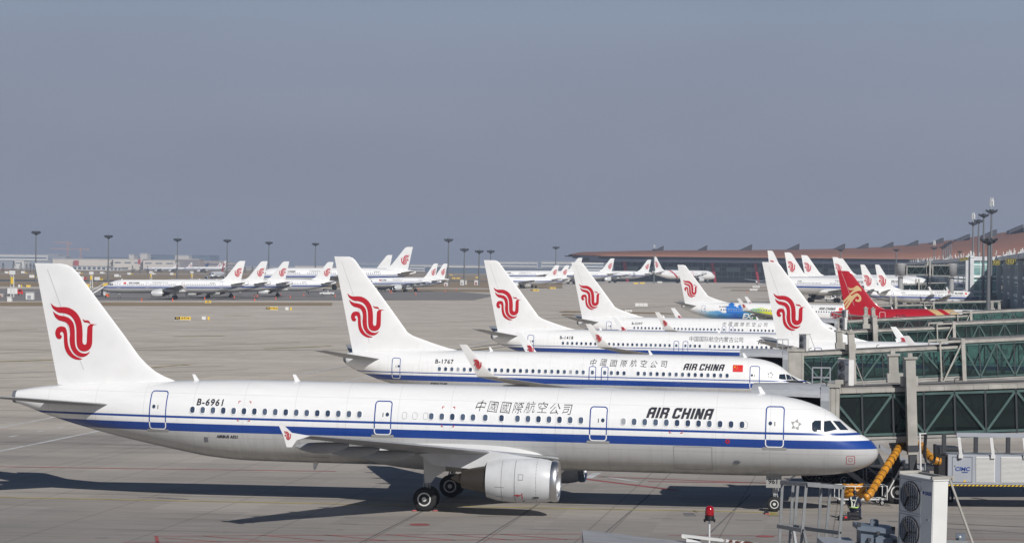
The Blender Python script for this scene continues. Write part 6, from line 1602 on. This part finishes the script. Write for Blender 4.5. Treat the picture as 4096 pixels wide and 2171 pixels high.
# ------------------------------------------------------------------ people
M['skin'] = mat('skin', (.42, .24, .17), .6); M['uniform'] = mat('uniform_navy', (.012, .018, .045), .85); M['hivis'] = mat('vest_white', (.62, .66, .55), .5); M['hivg'] = mat('vest_green', (.45, .72, .12), .5); M['glove'] = mat('glove_green', (.03, .05, .03), .8)
def skinned(name, verts, edges, radii, m, parent, root=0, lvl=1):
    me = bpy.data.meshes.new(name); me.from_pydata([Vector(v) for v in verts], edges, [])
    o = link(name, me, None); md = o.modifiers.new('s', 'SKIN'); me.skin_vertices[0].data[root].use_root = True
    for v, r_ in zip(me.skin_vertices[0].data, radii): v.radius = (r_, r_) if not isinstance(r_, tuple) else r_
    sb = o.modifiers.new('d', 'SUBSURF'); sb.levels = lvl; sb.render_levels = lvl
    bpy.context.view_layer.update(); dg = bpy.context.evaluated_depsgraph_get(); m2 = bpy.data.meshes.new_from_object(o.evaluated_get(dg)); bpy.data.objects.remove(o)
    m2.materials.clear(); m2.materials.append(m)
    for p in m2.polygons: p.use_smooth = True
    return link(name, m2, parent)
def person(loc, rz, lb, pose, vest=False):
    R = empty('person', loc, rz, lb, 'person')
    # faces local +Y
    if pose == 'sit':
        V = [(0, 0, .50), (0, .03, .72), (0, .10, .98), (0, .13, 1.10), (0, .17, 1.18),
             (-.11, .02, .50), (-.17, .40, .52), (-.18, .46, .10), (-.18, .58, .05),
             (.11, .02, .50), (.22, .36, .54), (.24, .30, .12), (.26, .44, .05),
             (-.20, .11, 1.03), (-.27, .14, .76), (-.20, .36, .60), (-.17, .42, .57), (.20, .11, 1.03), (.29, .16, .76), (.22, .38, .60), (.18, .44, .57)]
        r = [(.17, .15), (.155, .12), (.19, .12), .07, .06, .11, .075, .055, .045, .11, .075, .055, .045, .075, .055, .042, .035, .075, .055, .042, .035]
        head = (0, .22, 1.27); hands = ((-.16, .47, .55, -1), (.17, .49, .55, 1))
    else:
        V = [(0, 0, .95), (0, 0, 1.15), (0, 0, 1.40), (0, 0, 1.49), (0, .02, 1.55),
             (-.10, 0, .92), (-.13, .03, .50), (-.14, -.02, .10), (-.15, .14, .05), (.10, 0, .92), (.14, .06, .50), (.16, .06, .10), (.17, .22, .05),
             (-.20, 0, 1.41), (-.25, .0, 1.13), (-.24, .06, .90), (-.24, .07, .86), (.20, 0, 1.41), (.25, 0, 1.13), (.24, .06, .90), (.24, .07, .86)]
        r = [(.16, .12), (.15, .11), (.18, .11), .065, .06, .105, .072, .055, .045, .105, .072, .055, .045, .07, .052, .04, .035, .07, .052, .04, .035]
        head = (0, .04, 1.66); hands = ((-.24, .09, .82, -1), (.24, .09, .82, 1))
    E = [(0, 1), (1, 2), (2, 3), (3, 4), (0, 5), (5, 6), (6, 7), (7, 8), (0, 9), (9, 10), (10, 11), (11, 12), (2, 13), (13, 14), (14, 15), (15, 16), (2, 17), (17, 18), (18, 19), (19, 20)]
    b = skinned('body', V, E, r, M['uniform'], R, 0, 2)
    bm = bmesh.new(); bmesh.ops.create_uvsphere(bm, u_segments=20, v_segments=14, radius=.105)
    for v in bm.verts:
        v.co.z *= 1.22; v.co.x *= .86
        if v.co.z < -.03: v.co.x *= .84; v.co.y = v.co.y*.9+.01
        if v.co.y > .07 and abs(v.co.x) < .02 and abs(v.co.z+.01) < .035: v.co.y += .022
        v.co += Vector(head)
    for sx in (-1, 1): box(bm, head[0]+sx*.092-.012, head[0]+sx*.092+.012, head[1]-.02, head[1]+.02, head[2]-.03, head[2]+.03)
    hd = obj('head', bm, M['skin'], R, True)
    bm = bmesh.new()
    for sx in (-1, 1): box(bm, head[0]+sx*.036-.014, head[0]+sx*.036+.014, head[1]+.088, head[1]+.10, head[2]+.005, head[2]+.02)
    box(bm, head[0]-.025, head[0]+.025, head[1]+.088, head[1]+.098, head[2]-.062, head[2]-.053); obj('face', bm, M['ink'], hd)
    bm = bmesh.new(); bmesh.ops.create_uvsphere(bm, u_segments=20, v_segments=12, radius=.115)
    for v in bm.verts:
        v.co.z = max(v.co.z, -.05)*1.2 if v.co.y < .02 else max(v.co.z, .035)*1.2
        v.co.x *= .92; v.co += Vector(head)+Vector((0, -.01, .012))
    obj('cap', bm, M['black'], hd, True)
    for hx, hy, hz, sx in hands:
        V2 = [(hx, hy-.03, hz+.03), (hx, hy+.03, hz)]; E2 = [(0, 1)]; R2 = [.032, .036]
        for k, ln in enumerate((.055, .07, .075, .065)):
            x = hx+(k-1.5)*.02; i = len(V2); V2 += [(x, hy+.05, hz-.005), (x, hy+.05+ln*.6, hz-.03), (x, hy+.05+ln*.8, hz-.065)]; E2 += [(1, i), (i, i+1), (i+1, i+2)]; R2 += [.0105, .0095, .0085]
        i = len(V2); V2 += [(hx-sx*.04, hy+.01, hz), (hx-sx*.055, hy+.05, hz-.02)]; E2 += [(0, i), (i, i+1)]; R2 += [.012, .010]
        skinned('hand', V2, E2, R2, M['glove'], R, 0, 1)
    if vest:
        bm = bmesh.new()
        for sx in (-1, 1): 
            for a, b_ in (((sx*.15, -.055, 1.08), (sx*.06, -.125, .80)), ((sx*.06, -.125, .80), (sx*.06, -.17, .62))): bar(bm, a, b_, .06, .02)
            bar(bm, (sx*.14, -.05, 1.08), (sx*.14, .2, 1.10), .06, .02)
        bar(bm, (-.09, -.12, .82+.14), (.09, -.12, .82+.14), .02, .06)
        bar(bm, (-.07, -.165, .66), (.07, -.165, .66), .02, .06); v1 = obj('reflective_harness', bm, M['hivis'], R)
        bm = bmesh.new(); n = 16; ring = [(.20*cos(2*pi*k/n), .02+.17*sin(2*pi*k/n), .61) for k in range(n+1)]; tube(bm, ring, .03, 6, False); obj('waist_band', bm, M['hivg'], R)
    for (x, y, z) in ((V[8]), (V[12])):
        bm = bmesh.new(); box(bm, x-.05, x+.05, y-.19, y+.09, 0, .10); bmesh.ops.bevel(bm, geom=bm.edges[:], offset=.03, segments=2, affect='EDGES'); obj('boot', bm, M['black'], R)
    return R
pw = gp(3425, 2078)
person((pw.x, pw.y, 0), -.35, 'ramp worker in dark blue with a reflective harness, sitting on a black tool case', 'sit', True)
def case_(x, y, z, w_, d, h, lb, rz=0):
    o = empty('tool_case', (x, y, z), rz, lb, 'case', 'black tool cases'); bm = bmesh.new(); box(bm, -w_/2, w_/2, -d/2, d/2, 0, h); bmesh.ops.bevel(bm, geom=bm.edges[:], offset=.02, segments=2, affect='EDGES'); obj('shell', bm, M['black'], o)
    bm = bmesh.new()
    for sx in (-.3, .3): box(bm, sx*w_-.03, sx*w_+.03, -d/2-.02, -d/2, h*.45, h*.75)
    tube(bm, [(-.09, -d/2-.01, h*.5), (-.09, -d/2-.05, h*.5), (.09, -d/2-.05, h*.5), (.09, -d/2-.01, h*.5)], .012, 6); box(bm, -w_/2-.005, w_/2+.005, -d/2-.006, d/2+.006, h*.55, h*.58); obj('latches', bm, M['darksteel'], o)
case_(pw.x+.0, pw.y-.04, 0, .5, .38, .19, 'lower black tool case of the stack the worker sits on'); case_(pw.x-.03, pw.y-.04, .19, .55, .42, .19, 'upper black tool case directly under the seated worker')
bg = empty('tool_bag', (pw.x-.52, pw.y-.25, 0), .3, 'small black tool bag with a red patch beside the seated worker', 'bag')
bm = bmesh.new(); bmesh.ops.create_cube(bm, size=1); bmesh.ops.subdivide_edges(bm, edges=bm.edges[:], cuts=3, use_grid_fill=True)
for v in bm.verts: v.co = Vector((v.co.x*.5, v.co.y*.3, (v.co.z+.5)*.26*(1-.5*v.co.x**2*2)))
obj('bag_body', bm, M['black'], bg, True); bm = bmesh.new(); tube(bm, [(-.15, 0, .22), (-.1, 0, .36), (.1, 0, .36), (.15, 0, .22)], .015, 6); obj('handle', bm, M['black'], bg); bm = bmesh.new(); box(bm, -.02, .1, -.17, -.14, .12, .2); obj('patch', bm, M['flag'], bg)
pp = gp(3812, 2008); person((pp.x, pp.y, 0), .5, 'person in dark work clothes standing behind the grey cooling cabinet', 'stand')
# ------------------------------------------------------------------ roof of the bridge in the foreground
roofm = M['roofgrey']
FB = empty('foreground_bridge', wp(3300, 2260, 46.5), 0, 'grey roof edge of the boarding bridge below the camera at the bottom of the picture', 'jet bridge')
o0 = Vector(FB.location)
def loc(px, py, D): return Vector(wp(px, py, D))-o0
bm = bmesh.new()
top = [loc(2339, 2117, 50.5), loc(2960, 2189, 47.5), loc(2960, 2235, 44.5), loc(2345, 2160, 46.5)]
vs = [bm.verts.new(p) for p in top]+[bm.verts.new(p-Vector((0, 0, .6))) for p in top]
bm.faces.new(vs[:4]); bm.faces.new(vs[4:][::-1])
for k in range(4): bm.faces.new((vs[k], vs[(k+1) % 4], vs[4+(k+1) % 4], vs[4+k]))
obj('roof_wedge', bm, M['roofgrey'], FB)
bm = bmesh.new(); M4 = Matrix.Rotation(-.09, 4, 'Z')
a = loc(3278, 2146, 47.5)
box(bm, a.x, a.x+.60, a.y-1.5, a.y, a.z-.8, a.z); box(bm, a.x+.60, a.x+1.1, a.y-1.2, a.y-.2, a.z-.9, a.z-.07)
obj('junction_box', bm, M['greyp'], FB)
bm = bmesh.new(); box(bm, a.x+.1, a.x+.24, a.y-1.52, a.y-1.50, a.z-.17, a.z-.10); obj('sticker', bm, M['panelw'], FB)
bm = bmesh.new(); b = loc(2300, 2290, 47); c = loc(4300, 2290, 47); box(bm, b.x, c.x, b.y-3, b.y+2.5, b.z-1.0, b.z); obj('roof_deck', bm, M['roofgrey'], FB)
# beacon
def base_z(px, py, D): return wp(px, py, D)
bc = wp(2848, 2172, 47.6); BE = empty('warning_beacon', bc, 0, 'red dome beacon on a thin steel post in the foreground', 'beacon lamp'); sb = FP/47.6
h1 = (2172-2080)/sb
bm = bmesh.new(); tube(bm, [(0, 0, -.25), (0, 0, h1)], .018, 10); obj('post', bm, M['lgrey'], BE)
bm = bmesh.new(); Mz = Matrix.Translation((0, 0, h1)) @ Matrix.Rotation(-pi/2, 4, 'Y'); lathe(bm, [(0, .085), (0, .115), (.02, .115), (.03, .09), (.09, .088), (.09, .02)], 24, Mz); 
for k in (-1, 1): box(bm, k*.09-.015, k*.09+.015, -.02, .02, h1-.03, h1)
obj('base', bm, M['black'], BE, False)
M['dome'] = mat('red_dome', (.30, .003, .008), .12, coat=.8)
bm = bmesh.new(); Mz = Matrix.Translation((0, 0, h1+.09)) @ Matrix.Rotation(-pi/2, 4, 'Y'); lathe(bm, [(0, .085), (.04, .087), (.10, .086), (.14, .078), (.17, .058), (.185, .03), (.19, .005)], 28, Mz); obj('dome', bm, M['dome'], BE, True)
# rusty white arm
AR = empty('lamp_arm', wp(2738, 2140, 47.2), 0, 'slim white metal arm with rust patches lying on the foreground roof', 'metal arm'); o1 = Vector(AR.location)
M['rusty'] = mat('rusty_white', (.66, .65, .62), .5, noise=(3, .05)); nt_ = NT(M['rusty']); tcx = nt_.N.new('ShaderNodeTexCoord').outputs['Object']
spx = nt_.N.new('ShaderNodeSeparateXYZ'); nt_.L.new(tcx, spx.inputs[0])
nt_.L.new(nt_.mix(nt_.math('MULTIPLY', nt_.ramp(nt_.noise(tcx, 9, 5), .45, .52), nt_.math('GREATER_THAN', spx.outputs[0], .75)), (.62, .62, .60), (.10, .03, .012)), nt_.N['Principled BSDF'].inputs['Base Color'])
bm = bmesh.new(); bar(bm, (0, 0, 0), Vector(wp(3060, 2177, 46.9))-o1, .10, .05); bar(bm, (0, 0, -.03), (.34, 0, -.08), .12, .02); obj('arm', bm, M['rusty'], AR)
bm = bmesh.new(); box(bm, .08, .36, -.06, .06, -.12, -.05); obj('lamp_head', bm, M['lgrey'], AR)
# folding guard frame
GF = empty('guard_frame', wp(3216, 2175, 47), 0, 'tall bolted metal guard frame standing on the foreground roof', 'railing'); o2 = Vector(GF.location)
def L2(px, py, D): return Vector(wp(px, py, D))-o2
M['galv'] = mat('galvanised', (.26, .27, .275), .45, metal=.25, noise=(6, .2))
posts = [((3138, 1934, 49.2), (3128, 2190, 49.2)), ((3181, 1939, 49.6), (3169, 2190, 49.6)), ((3200, 1941, 48.4), (3188, 2105, 48.4)), ((3234, 1938, 47), (3215, 2190, 47)), ((3293, 1939, 49.0), (3284, 2160, 49.0)), ((3330, 1943, 48.3), (3315, 2150, 48.3)), ((3381, 1948, 47.4), (3366, 2190, 47.4))]
for i, (a, b) in enumerate(posts):
    bm = bmesh.new(); bar(bm, L2(*a), L2(*b), .05, .06); obj('post', bm, M['galv'], GF)
for a, b in (((3133, 1929, 49.3), (3240, 1936, 47)), ((3133, 1929, 49.3), (3296, 1937, 49.2)), ((3236, 1937, 46.95), (3386, 1948, 47.3)), ((3296, 1937, 49.2), (3386, 1947, 47.4)), ((3122, 2103, 49.2), (3222, 2120, 47)), ((3216, 2110, 49.2), (3372, 2130, 47.4)), ((3125, 2103, 49.3), (3225, 2108, 49.3)), ((3225, 2120, 47), (3240, 2190, 46.6)), ((3185, 2120, 48.4), (3196, 2190, 48.2))):
    bm = bmesh.new(); bar(bm, L2(*a), L2(*b), .045, .07); obj('rail', bm, M['galv'], GF)
for p in ((3235, 1940, 46.9), (3382, 1950, 47.3), (3222, 2118, 46.9), (3372, 2128, 47.3)):
    bm = bmesh.new(); q = L2(*p); bmesh.ops.create_uvsphere(bm, u_segments=8, v_segments=6, radius=.02, matrix=Matrix.Translation(q+Vector((0, -.04, 0)))); obj('bolt', bm, M['black'], GF)
# drive housing
DHS = empty('drive_housing', wp(3503, 2150, 47), 0, 'blue-grey bolted drive housing with a lifting lug in the foreground', 'machine housing'); o3 = Vector(DHS.location)
bm = bmesh.new(); s3 = FP/47
def q3(px, py): return ((px-3503)/s3, (2150-py)/s3)
M['bluegrey'] = mat('blue_grey_paint', (.12, .15, .19), .45, noise=(3, .15))
poly_prism(bm, [q3(3430, 2092), q3(3500, 2099), q3(3579, 2105), q3(3579, 2127), q3(3510, 2121), q3(3448, 2114), q3(3430, 2110)], -.35, .35); obj('top_plate', bm, M['bluegrey'], DHS)
bm = bmesh.new(); poly_prism(bm, [q3(3446, 2114), q3(3562, 2126), q3(3562, 2190), q3(3446, 2190)], -.28, .30); box(bm, .0, .32, -.34, -.285, -.2, .05); obj('body', bm, M['bluegrey'], DHS)
bm = bmesh.new(); poly_prism(bm, [q3(3490, 2100), q3(3491, 2077), q3(3495, 2074), q3(3519, 2075), q3(3523, 2079), q3(3522, 2102)], -.06, .0); obj('lifting_lug', bm, M['bluegrey'], DHS)
bm = bmesh.new()
for px, py in ((3506, 2086),): 
    x, z = q3(px, py); vs = [bm.verts.new((x+.016*cos(k*pi/6), -.066, z+.03*sin(k*pi/6))) for k in range(12)]; bm.faces.new(vs)
obj('lug_hole', bm, M['lgrey'], DHS)
for px, py in ((3437, 2090), (3573, 2104), (3478, 2150), (3512, 2122), (3580, 2155)):
    bm = bmesh.new(); x, z = q3(px, py); box(bm, x-.03, x+.03, -.37, -.28, z-.03, z+.03); obj('bolt', bm, M['darksteel'], DHS)
bm = bmesh.new(); poly_prism(bm, [q3(3565, 2139), q3(3594, 2141), q3(3600, 2200), q3(3565, 2200)], -.2, .2); obj('side_bracket', bm, M['greyp'], DHS)
# big cooling unit with braces
Aw = wp(3698, 2214, 46); ac = ac_unit(Aw, -radians(52), 'large white twin-fan cooling unit with braces in the right foreground', 1.0, .0); ac.rotation_euler = (0, .03, -radians(62)); ac.scale = (1.08, 1.0, 1.0)
ac['label'] = 'large white twin-fan cooling unit with braces in the right foreground'
BR = empty('support_brace', wp(3800, 2165, 46.3), 0, 'bolted steel lug and rail right of the big foreground cooling unit', 'bracket'); o4 = Vector(BR.location)
bm = bmesh.new(); bar(bm, Vector(wp(3765, 2162, 46.5))-o4, Vector(wp(3880, 2166, 46.5))-o4, .08, .05); obj('rail', bm, M['galv'], BR)
bm = bmesh.new(); c = Vector(wp(3852, 2160, 46.6))-o4; box(bm, c.x-.08, c.x+.08, c.y-.03, c.y+.03, c.z, c.z+.13); obj('lug', bm, M['bluegrey'], BR)
bm = bmesh.new(); c = Vector(wp(3851, 2146, 46.5))-o4; bmesh.ops.create_uvsphere(bm, u_segments=10, v_segments=6, radius=.025, matrix=Matrix.Translation(c)); obj('bolt', bm, M['lgrey'], BR)
# ------------------------------------------------------------------ haze
hz = bpy.data.materials.new('haze'); hz.use_nodes = True; hn = hz.node_tree; hn.nodes.clear()
ho = hn.nodes.new('ShaderNodeOutputMaterial'); hv = hn.nodes.new('ShaderNodeVolumePrincipled')
hv.inputs['Color'].default_value = (.66, .78, .98, 1); hv.inputs['Density'].default_value = .00013; hv.inputs['Anisotropy'].default_value = 0.0
hn.links.new(hv.outputs[0], ho.inputs['Volume'])
bm = bmesh.new(); box(bm, -4200, 4200, -60, 9000, -1, 150); o = obj('haze', bm, hz); o['kind'] = 'stuff'
